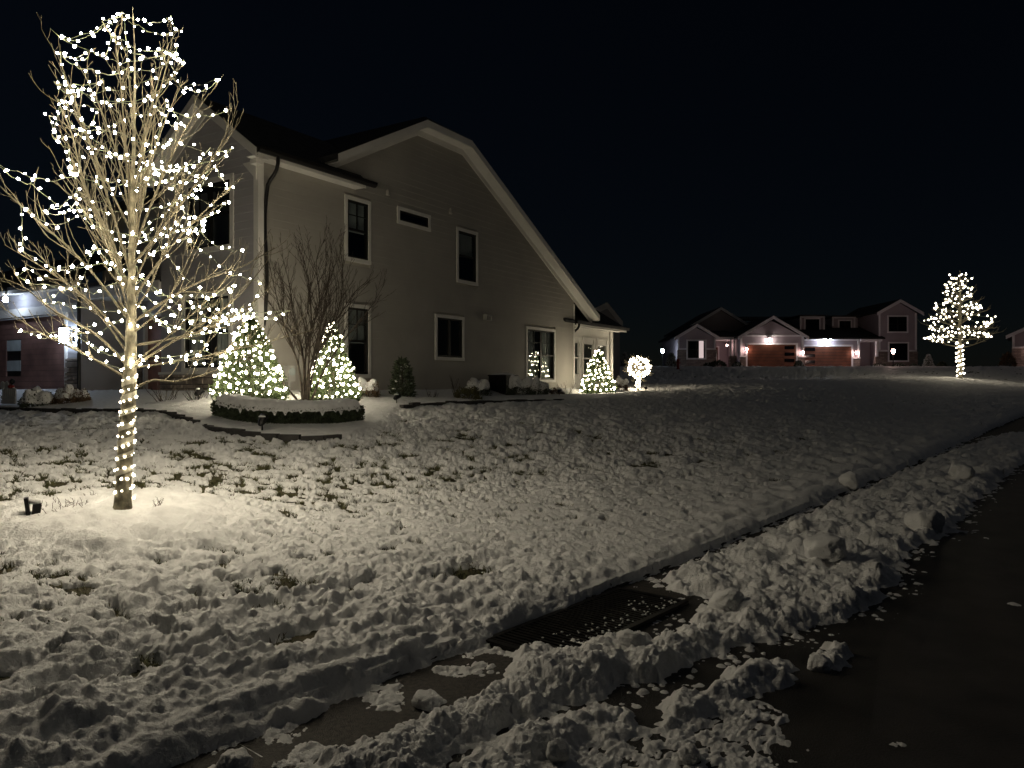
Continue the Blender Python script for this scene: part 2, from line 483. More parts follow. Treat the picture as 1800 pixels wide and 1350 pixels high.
    for k, (poly, H) in enumerate(PILES):
        d = poly_sd(X, Y, poly) + jag
        outer = sst(.25, .95, R)
        HH = H * (.55 + .75 * outer) * (1 + .45 * fbm(X, Y, .6, 2, 97)) if k == 0 else H * (1 + .35 * fbm(X, Y, .35, 2, 98))
        ins = np.maximum(d, 0)
        h = HH * (1 - np.exp(-ins / .09)) + lump * sst(.0, .10, ins) * (1.0 if k == 0 else .75) + .02 * fbm(X, Y, .16, 3, 99, .6) * sst(0, .08, ins)
        h = np.where(clear > .02, h * clear - .02 * (1 - clear), -.03)
        best = np.maximum(best, np.where(d > 0, h, d * 1.2))
    dT = poly_sd(X, Y, TREAD) + .14 * fbm(X, Y, .3, 3, 110)
    tread = .004 + .018 * np.abs(fbm(S * 1.0 + R * .5, R * 2.2, .11, 2, 111)) + .012 * fbm(X, Y, .10, 3, 112) + clods(X, Y, .07, 113, .35, .8) * .4
    best = np.maximum(best, np.where(dT > 0, tread * sst(0, .1, dT) - .003, -.03))
    # crumbs and smears on the pavement
    dp = poly_sd(X, Y, PILES[0][0])
    cr = clods(X, Y, .045, 121, .45, .7) * sst(-.32, -.02, dp)
    patch = fbm(X, Y, .38, 3, 123)
    cr = np.where(patch + .5 * sst(-.5, 0, dp) > .38, cr, 0)
    cr2 = (clods(XW, YW, .11, 125, .014, .4) - .012 * np.abs(fbm(X, Y, .03, 2, 143))) * (X > 1.5) * sst(4.5, 1.5, R)
    ing = (S > GR_S0) & (S < GR_S1) & (R > GR_R0) & (R < GR_R1)
    thin = np.where((patch + .25 * fbm(X, Y, .05, 2, 141) > .22) & (R < .85) & (S < 2.3), .008 + .016 * fbm(X, Y, .06, 2, 127), -.02)
    cr = np.maximum(np.maximum(cr, cr2), thin) - .004
    cr = np.where(ing, -.03, cr)
    best = np.maximum(best, cr)
    Tr = T[rd_i]
    T[rd_i] = np.maximum(np.where(R > .35, -.05, Tr), best)
    T[r > 5.5] = np.minimum(T[r > 5.5], -.05)
    # trodden/driven crossing far right is clean
    return T


def snow_z(x, y):
    x = np.atleast_1d(np.asarray(x, float)); y = np.atleast_1d(np.asarray(y, float))
    return terrain(x, y) + np.maximum(snow_depth(x, y), 0)

def sz(x, y):
    return float(snow_z(x, y)[0])

# ground sheet (soil and turf) to the horizon
def grid_sheet(rv, sv, zf):
    R, S = np.meshgrid(rv, sv, indexing='ij'); X, Y = xy(R, S); Z = zf(R, S, X, Y)
    n, m = R.shape; i, j = np.meshgrid(np.arange(n - 1), np.arange(m - 1), indexing='ij')
    F = np.stack([i * m + j, i * m + j + 1, (i + 1) * m + j + 1, (i + 1) * m + j], -1).reshape(-1, 4)
    b = MB(); b.add(np.stack([X, Y, Z], -1).reshape(-1, 3), F); return b

MAT['soil'] = mat('turf_soil', (.035, .036, .018), .95, .5, 7, .01, 50, c2=(.06, .05, .028))
rv = np.concatenate([[-900, -600, -400, -250, -160, -110], np.arange(-85, -30, 3.), np.arange(-30, -.3, .6), [-.3, -.22, .02, .3, 3, 6, 7, 12, 40, 120, 400, 900]])
sv = np.concatenate([[-900, -500, -250, -120, -60, -30], np.arange(-15, 40, .8), np.arange(40, 110, 2.5), [120, 150, 200, 300, 500, 900]])
g = grid_sheet(rv, sv, lambda R, S, X, Y: np.where(R < -.25, terrain(X, Y), road_z(S) - .06 - .01 * np.clip(R, 0, 8)) - .004)
g.build('ground', MAT['soil'], smooth=True, kind='structure')

MAT['asphalt'] = mat('asphalt', (.006, .0055, .005), .55, .4, 3.0, .012, 110, c2=(.022, .0195, .017), detail=12)
sv2 = np.concatenate([np.arange(-30, 40, .8), np.arange(40, 130, 3)])
g = grid_sheet(np.array([.55, 1.5, 3, 5, 6.6]), sv2, lambda R, S, X, Y: road_z(S) - .01 * R)
g.build('road', MAT['asphalt'], smooth=True, kind='structure')
MAT['concrete'] = mat('gutter_concrete', (.016, .014, .012), .7, .5, 40, .010, 140, c2=(.036, .031, .026))
g = grid_sheet(np.array([-.01, .25, .56]), sv2, lambda R, S, X, Y: road_z(S) - .01 * R - .004 + .006 * (R > .5))
g.build('gutter', MAT['concrete'], smooth=True, kind='structure')
curb = grid_sheet(np.array([-.17, -.165, -.02, .0, .002]), sv2, lambda R, S, X, Y: road_z(S) + np.where(R < .001, np.where(R < -.1, .012, np.where(R < -.01, .012, .008)), -.03))
curb.build('kerb', MAT['concrete'], kind='structure')

# snow blanket
NA, NR = 1010, 860
ang = np.linspace(math.radians(-50), math.radians(48), NA)
rad = np.linspace(2.3 ** -.5, 135 ** -.5, NR) ** -2
RR, AA = np.meshgrid(rad, ang, indexing='ij')
SX = (RR * np.sin(AA)).ravel(); SY = (RR * np.cos(AA)).ravel()
# small lateral jitter breaks up the lattice
SX += rng.normal(0, .0006, SX.shape) * RR.ravel(); SY += rng.normal(0, .0006, SY.shape) * RR.ravel()
ST = snow_depth(SX, SY)
SZ = terrain(SX, SY) + ST
r_all, s_all = rs(SX, SY)
on_road = (r_all > -.02)
SZ = np.where(on_road, road_z(s_all) - .01 * np.clip(r_all, 0, 8) + ST, SZ)
i, j = np.meshgrid(np.arange(NR - 1), np.arange(NA - 1), indexing='ij')
F = np.stack([i * NA + j, i * NA + j + 1, (i + 1) * NA + j + 1, (i + 1) * NA + j], -1).reshape(-1, 4)
keep = (ST[F] > -.012).any(1)
lx_, ly_ = house_local(SX, SY)
inside = (lx_ > .5) & (lx_ < 18.5) & (ly_ > .8) & (ly_ < 20)
keep &= ~inside[F].all(1)
F = F[keep]
used = np.unique(F); remap = np.full(len(SX), -1); remap[used] = np.arange(len(used))
b = MB(); b.add(np.stack([SX, SY, SZ], -1)[used], remap[F])
b.build('snow', MAT['snow'], smooth=True, kind='stuff', label='trampled and plowed snow lying over lawn and kerb', cat='snow')

# grass poking through
gx = rng.uniform(-13, 9, 150000); gy = rng.uniform(2.5, 17, 150000)
gr, gs = rs(gx, gy)
okm = (gr < -.35) & (np.abs(gx / gy) < .85)
gx, gy = gx[okm], gy[okm]
gt = snow_depth(gx, gy)
okm = (gt < .012) & (gt > -.08)
gx, gy, gt = gx[okm], gy[okm], gt[okm]
if len(gx) > 9500:
    gx, gy, gt = gx[:9500], gy[:9500], gt[:9500]
nb = 9
bx = np.repeat(gx, nb) + rng.normal(0, .02, len(gx) * nb); by = np.repeat(gy, nb) + rng.normal(0, .02, len(gx) * nb)
bz = terrain(bx, by) - .004
az = rng.uniform(0, 2 * PI, len(bx)); ln = rng.uniform(.015, .05, len(bx)); lean = rng.uniform(.4, 2.2, len(bx)); wd = rng.uniform(.0015, .004, len(bx))
c, s_ = np.cos(az), np.sin(az)
P0 = np.stack([bx - s_ * wd, by + c * wd, bz], -1); P1 = np.stack([bx + s_ * wd, by - c * wd, bz], -1)
mx_ = bx + c * ln * lean * .35; my_ = by + s_ * ln * lean * .35; mz_ = bz + ln * .7
tx_ = bx + c * ln * lean; ty_ = by + s_ * ln * lean; tz_ = bz + ln
P2 = np.stack([mx_ + s_ * wd * .8, my_ - c * wd * .8, mz_], -1); P3 = np.stack([mx_ - s_ * wd * .8, my_ + c * wd * .8, mz_], -1)
P4 = np.stack([tx_, ty_, tz_], -1)
n = len(bx); VV = np.stack([P0, P1, P2, P3, P4], 1).reshape(-1, 3); base = np.arange(n) * 5
b = MB(); b.add(VV, np.stack([base, base + 1, base + 2, base + 3], -1)); b.f.append(np.stack([base + 3, base + 2, base + 4], -1))
b.build('grass', MAT['grass'], kind='stuff', label='green grass blades poking out of the snow', cat='grass')

# ------------------------------------------------------------------ bare trees and light strings
def unit(v):
    v = np.asarray(v, float); return v / (np.linalg.norm(v) + 1e-12)

def spline(P, n):
    P = np.asarray(P, float); t = np.concatenate([[0], np.cumsum(np.linalg.norm(np.diff(P, axis=0), axis=1))]); t /= t[-1]
    u = np.linspace(0, 1, n); m = np.gradient(P, t, axis=0); out = []
    for x in u:
        k = min(np.searchsorted(t, x, side='right') - 1, len(P) - 2); h = t[k + 1] - t[k]; q = (x - t[k]) / h
        out.append((2*q**3 - 3*q**2 + 1) * P[k] + (q**3 - 2*q**2 + q) * h * m[k] + (-2*q**3 + 3*q**2) * P[k+1] + (q**3 - q**2) * h * m[k+1])
    return np.array(out)

def wander(p, d, L, n, up, wob):
    pts = [np.array(p, float)]; d = unit(d)
    for _ in range(n):
        d = unit(d + V3(0, 0, up) + rng.normal(0, wob, 3)); pts.append(pts[-1] + d * L / n)
    return np.array(pts)

def ramify(mb, P, r0, r1, level, pts, dens, spread=.75, up=.12, lmul=.34, k=(6, 4, 3, 3), minlen=.07, rmin=.0022, start=.25, maxlevel=2):
    """tube along P, then side shoots of the next level; pts gathers points for the light strings"""
    n = len(P); R = np.linspace(r0, r1, n)
    mb.tube(P, np.maximum(R, rmin), k[level])
    pts.append(P[int(n * .35):])
    if level >= maxlevel:
        return
    L = np.linalg.norm(np.diff(P, axis=0), axis=1).sum()
    cnt = max(2, int(L * dens[level]))
    for q in range(cnt):
        f = start + (1 - start) * (q + rng.uniform(.1, .9)) / cnt
        i = min(int(f * (n - 1)), n - 2); p = P[i] + (P[i + 1] - P[i]) * (f * (n - 1) - i)
        t = unit(P[i + 1] - P[i]); a = unit(np.cross(t, rng.normal(0, 1, 3)))
        d = unit(t + a * rng.uniform(.55, 1.05) * spread)
        l = max(minlen, L * lmul * (1.15 - .75 * f) * rng.uniform(.55, 1.25))
        rr = max(rmin, R[i] * .55)
        ramify(mb, wander(p, d, l, 4 if level else 6, up, .12), rr, rmin * .8, level + 1, pts, dens, spread, up, lmul, k, minlen, rmin, .2, maxlevel)

def bulb_mesh(name, r, m):
    b = MB(); k = 5; an = np.arange(k) * 2 * PI / k
    b.add([(r * math.cos(t), r * math.sin(t), .15 * r) for t in an] + [(0, 0, -1.0 * r), (0, 0, 1.5 * r)], [(q, (q + 1) % k, 6) for q in range(k)] + [((q + 1) % k, q, 5) for q in range(k)])
    return b.mesh(name, m)

BM = dict(near=bulb_mesh('led_bulb', .0108, BULB['near']), trunk=bulb_mesh('trunk_bulb', .0115, BULB['trunk']), shrub=bulb_mesh('net_bulb', .026, BULB['shrub']),
          cone=bulb_mesh('globe_bulb', .034, BULB['cone']), far=bulb_mesh('far_bulb', .055, BULB['far']))

def light_string(P, label, group, bm, step, wire_r=.0026, jit=.012, single=True, base=None):
    """wire along P with a bulb every step metres; every bulb its own part"""
    P = np.asarray(P, float); o = np.array(base if base is not None else P[0])
    t = thing('light_string', label, 'string lights', tuple(o), 0, group)
    b = MB(); b.tube(P - o, wire_r, 3); b.build('wire', MAT['wire'], t)
    seg = np.linalg.norm(np.diff(P, axis=0), axis=1); cum = np.concatenate([[0], np.cumsum(seg)])
    d = step * .5; pos = []
    while d < cum[-1]:
        k = min(np.searchsorted(cum, d, side='right') - 1, len(P) - 2)
        pos.append(P[k] + (P[k + 1] - P[k]) * (d - cum[k]) / (seg[k] + 1e-9) + rng.normal(0, jit, 3)); d += step * rng.uniform(.75, 1.25)
    if single:
        for p in pos:
            q = bpy.data.objects.new('bulb', bm); COL.objects.link(q); q.parent = t; q.location = tuple(p - o)
            q.rotation_euler = tuple(rng.uniform(-1.4, 1.4, 3)); s = rng.uniform(.55, 1.3); q.scale = (s, s, s)
    else:
        V0 = np.array([v.co for v in bm.vertices]); F0 = [list(pl.vertices) for pl in bm.polygons]
        b = MB()
        for p in pos:
            M3 = np.array(Euler(tuple(rng.uniform(-1.4, 1.4, 3))).to_matrix()) * rng.uniform(.8, 1.2); n0 = b.n
            b.add(V0 @ M3.T + (p - o), F0)
        b.build('bulbs', bm.materials[0], t, kind='stuff')
    return t

def sagged(A, sag=.14, n=7):
    out = []
    for a, b_ in zip(A[:-1], A[1:]):
        L = np.linalg.norm(b_ - a)
        for q in range(n):
            u = q / n; p = a + (b_ - a) * u; out.append(p - V3(0, 0, 4 * u * (1 - u) * L * sag * rng.uniform(.6, 1.4)) + rng.normal(0, .004, 3))
    out.append(A[-1]); return np.array(out)

def crown_path(cloud, cx, cy, z0, z1, turns, prof, steps=13, fr=(.5, 1.0), rmul=1.0):
    """anchors on branches found along a rising helix round the crown"""
    A = []; tot = int(turns * steps)
    for q in range(tot + 1):
        u = q / tot; z = z0 + (z1 - z0) * u; th = 2 * PI * turns * u + rng.normal(0, .12) + .6
        R = prof(z) * rng.uniform(*fr) * rmul
        g_ = V3(cx + R * math.cos(th), cy + R * math.sin(th), z + rng.normal(0, .05))
        d = ((cloud - g_) ** 2 * np.array([1, 1, 1.6])).sum(1)
        A.append(cloud[int(np.argmin(d))])
    return A

# --- near tree -------------------------------------------------------------
TX, TY = TREE
TZ = sz(TX, TY) - .03
mpp = TY / FPX
def tp(px, py, dy=0.0):             # photo position in the tree's own plane, dy metres behind it
    return at(px, py, TY) * V3(1, 0, 1) + V3(0, TY + dy, 0)
tree = thing('street_tree', 'young bare tree wrapped in bright white string lights on the front lawn', 'tree', (TX, TY, TZ))
O = V3(TX, TY, TZ)
trunk = spline([tp(215, 906), tp(220, 800), tp(227, 690), tp(231, 560), tp(232, 420), tp(235, 250), tp(237, 130), tp(236, 70), tp(233, 12)], 46)
tr = np.interp(np.linspace(0, 1, 46), [0, .05, .25, .45, .7, 1], [.078, .064, .056, .032, .013, .003])
tr[0] *= 1.15
b = MB(); b.tube(trunk - O, tr, 12); b.build('trunk', MAT['bark'], tree, smooth=True)
cloud = []
def limb(P, r0, n=16, dens=(10, 6.5)):
    mb = MB(); ramify(mb, spline(P, n) - O, r0, .0028, 0, cloud, dens, up=.14, rmin=.0017)
    mb.build('branch', MAT['twig'], tree, smooth=True)
def trunk_at(py):
    z = tp(0, py)[2]; k = np.argmin(np.abs(trunk[:, 2] - z)); return trunk[k]
LIMBS = [  # photo points of the limbs one can follow
    [(240, 683), (268, 668), (300, 671), (345, 660), (400, 638), (445, 612)],
    [(240, 642), (300, 605), (370, 565), (430, 520), (480, 462)], [(238, 610), (300, 595), (360, 578), (420, 545), (470, 500)],
    [(238, 560), (300, 525), (360, 495), (430, 472), (490, 440)], [(236, 520), (290, 440), (350, 370), (402, 318)],
    [(236, 470), (290, 380), (345, 290), (382, 205), (392, 150)], [(238, 440), (278, 330), (325, 230), (368, 165)],
    [(222, 660), (180, 642), (140, 622), (60, 585), (-20, 535)], [(225, 640), (170, 590), (90, 545), (30, 500), (-30, 480)],
    [(228, 600), (150, 525), (80, 475), (0, 428)], [(228, 560), (160, 460), (90, 385), (12, 300)], [(230, 520), (190, 420), (140, 330), (98, 200), (68, 150)],
    [(231, 480), (205, 380), (165, 240), (122, 110)], [(233, 420), (245, 250), (268, 140), (284, 62)], [(232, 400), (217, 260), (202, 130), (188, 40)],
    [(236, 350), (262, 240), (300, 130), (318, 70)], [(230, 540), (200, 470), (150, 400), (95, 330), (60, 290)], [(236, 500), (262, 420), (300, 330), (335, 270)],
    [(238, 590), (290, 545), (335, 480), (370, 420)], [(226, 620), (180, 560), (120, 500), (60, 440)], [(233, 450), (222, 330), (192, 220), (158, 140)],
    [(235, 460), (258, 330), (295, 220), (330, 150)], [(240, 655), (290, 635), (340, 622), (420, 600), (495, 575)], [(234, 330), (232, 220), (218, 150), (210, 90)]]
for q, L in enumerate(LIMBS):
    lat = abs(L[-1][0] - 232) * mpp; dep = rng.uniform(-.55, .55) * max(lat, .45)
    if q in (0, 7): dep = .15
    P = [trunk_at(L[0][1])] + [tp(x, y, dep * (u + 1) / (len(L) - 1)) for u, (x, y) in enumerate(L[1:])]
    limb(P, .0125 if q < 13 else .0095)
for q in range(10):                 # limbs growing towards and away from the viewer
    f = (q + .5) / 10; py = 655 - 330 * f; p0 = trunk_at(py)
    th = q * 2.4 + rng.normal(0, .2); c = math.cos(th) * .55; s_ = math.sin(th)
    L = np.interp(f, [0, .4, 1], [1.35, 1.35, .8]); el = np.interp(f, [0, 1], [.45, 1.6]) + rng.normal(0, .1)
    limb(wander(p0, (c, s_, el), L, 9, .06, .05), .0095, 14)
CL = np.vstack(cloud) + O
prof = lambda z: float(np.interp(z - TZ, [.9, 1.3, 1.7, 2.2, 2.9, 3.5, 4.0, 4.5], [.45, .85, 1.25, 1.3, 1.05, .85, .6, .28]))
NS = 12
names = ['lowest limbs', 'second tier of low limbs', 'third tier of limbs', 'wide lower crown', 'widest part of the crown', 'middle of the crown', 'crown just above its middle',
         'upper middle of the crown', 'upper crown', 'crown at gable height', 'narrow upper crown', 'topmost twigs']
for q in range(NS):
    z0 = TZ + 1.15 + 3.15 * q / NS; z1 = TZ + 1.15 + 3.15 * (q + 1.05) / NS
    A = crown_path(CL, trunk_at(893)[0] + .08, TY, z0, z1, 1.25 if q < 8 else 1.5, prof, 11, (.45, 1.02))
    light_string(sagged(A, .13), 'white string lights strung through the ' + names[q] + ' of the bare lawn tree', 'string lights on the lawn tree', BM['near'], .115 if q < 6 else .105)
# string wound round the trunk
hel = []
for q in range(260):
    u = q / 259; z = .10 + 1.25 * u; k = np.interp(z, trunk[:, 2] - TZ, np.arange(46)); p = trunk[int(k)] + (trunk[min(int(k) + 1, 45)] - trunk[int(k)]) * (k - int(k))
    R = np.interp(z, trunk[:, 2] - TZ, tr) + .008; th = 2 * PI * 13 * u
    hel.append(p + V3(R * math.cos(th), R * math.sin(th), 0))
light_string(hel, 'white string lights wound in a spiral up the lower trunk of the lawn tree', 'string lights on the lawn tree', BM['trunk'], .062, jit=.006)
# pale tape wound round the trunk
b = MB(); n = 150; Vt = []
for q in range(n):
    u = q / (n - 1); z = .22 + .95 * u; k = int(np.interp(z, trunk[:, 2] - TZ, np.arange(46))); R = np.interp(z, trunk[:, 2] - TZ, tr) + .0035
    th = 2 * PI * 7.5 * u; c = np.array([np.interp(z, trunk[:, 2], trunk[:, i_]) if False else np.interp(z + TZ, trunk[:, 2], trunk[:, i_]) for i_ in (0, 1)])
    x_, y_ = c[0] + R * math.cos(th), c[1] + R * math.sin(th)
    Vt += [(x_ - TX, y_ - TY, z), (x_ - TX, y_ - TY, z + .05)]
b.add(Vt, [(2 * q, 2 * q + 2, 2 * q + 3, 2 * q + 1) for q in range(n - 1)]); b.build('trunk_wrap', MAT['wrap'], tree, smooth=True, label='pale wrapping tape spiralling round the trunk')

# --- dark multi-stemmed shrub tree in the bed --------------------------------
SX0, SY0 = gnd(535, 714)
SZ0 = sz(SX0, SY0) - .05
st = thing('shrub_tree', 'dark leafless multi-stemmed shrub tree rising behind the snow-capped hedge', 'tree', (SX0, SY0, SZ0))
mp2 = SY0 / FPX; so = V3(SX0, SY0, SZ0); sp_ = lambda px, py, dy=0.: V3((px - 535) * mp2 * .95, dy, (714 - py) * mp2 * .86)
dummy = []
for q, L in enumerate([[(532, 714), (525, 640), (500, 560), (480, 480), (468, 420)], [(534, 714), (535, 630), (520, 540), (512, 470), (500, 410)], [(536, 714), (545, 620), (550, 520), (540, 430), (530, 395)],
                       [(538, 714), (550, 630), (570, 540), (585, 450), (590, 395)], [(540, 714), (560, 610), (600, 530), (630, 480), (650, 460)], [(542, 714), (548, 640), (590, 560), (610, 450), (605, 390)],
                       [(530, 714), (512, 690), (490, 650), (470, 600), (480, 560)], [(545, 714), (575, 640), (620, 570), (665, 510), (682, 480)], [(536, 714), (540, 600), (565, 500), (560, 420), (575, 380)], [(532, 714), (528, 600), (495, 530), (490, 460), (478, 440)]]):
    dep = rng.uniform(-.6, .6); mb = MB()
    ramify(mb, spline([sp_(x, y, dep * u / 4) for u, (x, y) in enumerate(L)], 16), .026, .004, 0, dummy, (9, 9), up=.10, spread=.6, lmul=.36, rmin=.0030)
    mb.build('stem', MAT['darkbark'], st, smooth=True)

# --- evergreens ---------------------------------------------------------------
def leaves(mb, P, D, size, aspect=.35, jit=.5):
    """small leaf-like quads at P pointing along D"""
    n = len(P); D = D + rng.normal(0, jit, (n, 3)); D /= np.linalg.norm(D, axis=1)[:, None] + 1e-9
    S = np.cross(D, rng.normal(0, 1, (n, 3))); S /= np.linalg.norm(S, axis=1)[:, None] + 1e-9
    L = size * rng.uniform(.6, 1.3, (n, 1)); W = L * aspect
    V = np.stack([P, P + D * L * .5 + S * W * .5, P + D * L, P + D * L * .5 - S * W * .5], 1).reshape(-1, 3); k = np.arange(n) * 4
    mb.add(V, np.stack([k, k + 1, k + 2, k + 3], -1))

def cone_tree(name, label, cat, loc, R, H, nleaf, m, leaf=.08, power=.85, group=None, trunk=True):
    t = thing(name, label, cat, loc, 0, group)
    u = rng.random(nleaf) ** 1.35; th = rng.uniform(0, 2 * PI, nleaf)
    rr = R * (np.clip(1 - u, 0, 1) ** power) * np.minimum(1, .72 + u * 3.0)
    lobes = 1 + .10 * np.sin(th * 5 + u * 17) + .09 * np.sin(th * 9 - u * 31) + rng.normal(0, .04, nleaf)
    k = rr * lobes * (1 - .4 * rng.random(nleaf) ** 2.2)
    P = np.stack([k * np.cos(th), k * np.sin(th), .02 + u * H * .98], -1)
    D = np.stack([np.cos(th), np.sin(th), np.full(nleaf, .55)], -1)
    b = MB(); leaves(b, P, D, leaf, .3); b.build('crown', m, t)
    b = MB(); b.tube([(0, 0, -.1), (0, 0, H * .5), (.01, 0, H * .96)], [.05 * H, .03 * H, .006 * H], 8); b.build('trunk', MAT['darkbark'], t)
    return t

def cone_string(loc, R, H, label, group, bm, step, turns, power=.85, single=True, seed=0):
    P = []; n = int(turns * 26)
    for q in range(n):
        u = (q / (n - 1)) ** .9; th = 2 * PI * turns * (q / (n - 1)) + seed; rr = R * (1 - u) ** power * min(1, .74 + u * 3) * (1.03 + .07 * math.sin(th * 5 + u * 17)) + .01
        P.append(V3(loc[0] + rr * math.cos(th), loc[1] + rr * math.sin(th), loc[2] + .08 + u * H * .97) + rng.normal(0, .02, 3))
    light_string(P, label, group, bm, step, .002, .03, single)

ex, ey = gnd(437, 714); ez = sz(ex, ey) - .03; E1 = (ex, ey + .1, ez)
cone_tree('lit_evergreen', 'broad rounded evergreen covered in lights at the front corner of the house', 'evergreen', E1, .70, 1.62, 16000, MAT['needle'], .075, .72, 'lit evergreens by the house')
cone_string(E1, .70, 1.62, 'white string lights round the broad evergreen at the house corner', 'string lights on evergreens', BM['shrub'], .122, 11, .72)
ex, ey = gnd(582, 714); ez = sz(ex, ey) - .03; E2 = (ex, ey + .1, ez)
cone_tree('lit_evergreen', 'pointed evergreen covered in lights beside the tall lower window', 'evergreen', E2, .56, 1.60, 14000, MAT['needle'], .07, .85, 'lit evergreens by the house')
cone_string(E2, .56, 1.60, 'white string lights round the pointed evergreen by the tall lower window', 'string lights on evergreens', BM['shrub'], .115, 11, .85, seed=1.)
ex, ey = house_xy(14.3, -1.3); ez = sz(ex, ey) - .03; E3 = (ex, ey, ez)
cone_tree('lit_evergreen', 'cone-shaped evergreen with large round bulbs in front of the sunroom', 'evergreen', E3, .64, 1.56, 9000, MAT['needle'], .09, .72, 'lit evergreens by the house')
cone_string(E3, .64, 1.56, 'large-bulbed string lights round the cone-shaped evergreen at the sunroom', 'string lights on evergreens', BM['cone'], .19, 8.5, .72, seed=2.)

# topiary ball on a stem
bx0, by0 = gnd(1121, 689); kb = by0 / 24.8; bz0 = sz(bx0, by0) - .02
tb = thing('topiary_tree', 'small round-headed ball tree full of lights beyond the sunroom', 'tree', (bx0, by0, bz0))
tb.scale = (kb, kb, kb)
b = MB(); b.tube([(0, 0, -.1), (.01, 0, .3), (.03, 0, .75)], [.05, .04, .035], 8); b.build('trunk', MAT['bark'], tb)
mb = MB()
for q in range(60):
    d = unit(rng.normal(0, 1, 3) + V3(0, 0, .35)); ramify(mb, wander((.03, 0, .74), d, .5, 6, .02, .12), .009, .003, 0, dummy, (9, 6), lmul=.4, maxlevel=1, rmin=.003, k=(3, 3, 3, 3))
mb.build('crown', MAT['twig'], tb)
P = []
for q in range(300):
    u = q / 299; ph = PI * (.06 + .88 * u); th = 2 * PI * 11 * u; R = .41 * rng.uniform(.45, 1.0) ** .6
    P.append((bx0 + kb * (.03 + R * math.sin(ph) * math.cos(th)), by0 + kb * R * math.sin(ph) * math.sin(th), bz0 + kb * (.80 - .34 * math.cos(ph))))
light_string(P, 'large-bulbed string lights packed round the head of the ball tree', 'string lights on the ball tree', BM['cone'], .19 * kb, .002, .03)
P = [(bx0 + kb * (.06 * math.cos(q * .5) + .02 * q / 70), by0 + kb * .06 * math.sin(q * .5), bz0 + kb * (.04 + .42 * q / 70)) for q in range(70)]
light_string(P, 'large-bulbed string lights wound round the short stem of the ball tree', 'string lights on the ball tree', BM['cone'], .14 * kb, .002, .01)

# far tree by the street
fz = sz(*FT) - .05
ft = thing('street_tree', 'distant bare tree outlined in dense white lights beside the far street', 'tree', (FT[0], FT[1], fz))
fm = FT[1] / FPX; FH_ = 196 * fm
b = MB(); b.tube([(0, 0, -.1), (0, 0, 2.0), (0, 0, FH_ * .97)], [.16, .12, .02], 8); b.build('trunk', MAT['bark'], ft)
fcl = []
for q in range(46):
    f = (q + .5) / 46; z = 1.9 + (FH_ - 2.6) * f; L = np.interp(f, [0, .15, .5, 1], [1.9, 2.5, 1.6, .45]); th = q * 2.4
    mb = MB(); ramify(mb, wander((0, 0, z), (math.cos(th), math.sin(th), .12 + .75 * f * f), L, 8, .03, .08), .035, .008, 0, fcl, (5, 3), lmul=.35, minlen=.25, rmin=.007, maxlevel=1, k=(4, 3, 3, 3))
    mb.build('branch', MAT['twig'], ft)
FC = np.vstack(fcl) + V3(FT[0], FT[1], fz)
fprof = lambda z: float(np.interp((z - fz) / FH_, [.28, .36, .45, .6, .75, .9, 1], [.9, 2.2, 2.3, 1.7, 1.2, .8, .35]))
for q, nm in enumerate(['lowest branches', 'lower crown', 'middle crown', 'upper crown', 'tip']):
    z0 = fz + FH_ * (.31 + .65 * q / 5); z1 = fz + FH_ * (.31 + .65 * (q + 1) / 5)
    A = crown_path(FC, FT[0], FT[1], z0, z1, 2.4 if q < 4 else 2.0, fprof, 10, (.6, 1.05))
    light_string(sagged(A, .06, 5), 'white string lights on the ' + nm + ' of the distant street tree', 'string lights on the far tree', BM['far'], .42 if q < 3 else .33, .008, .05)
P = [(FT[0] + .2 * math.cos(q * .4), FT[1] + .2 * math.sin(q * .4), fz + .1 + 2.2 * q / 120) for q in range(121)]
light_string(P, 'white string lights wound tightly round the trunk of the distant street tree', 'string lights on the far tree', BM['far'], .22, .008, .02)

# ------------------------------------------------------------------ main house
house = thing('duplex_house', 'large two-storey grey sided house with clipped gable and dark windows', 'house', (HC[0], HC[1], PAD), HA)
SIDE = lambda a, d, z: (a, d, z)           # wall frame: a along the wall, d inward, z up
FRONT = lambda a, d, z: (d, a, z)
def shifted(T, off):
    return lambda a, d, z: T(a, d + off, z)

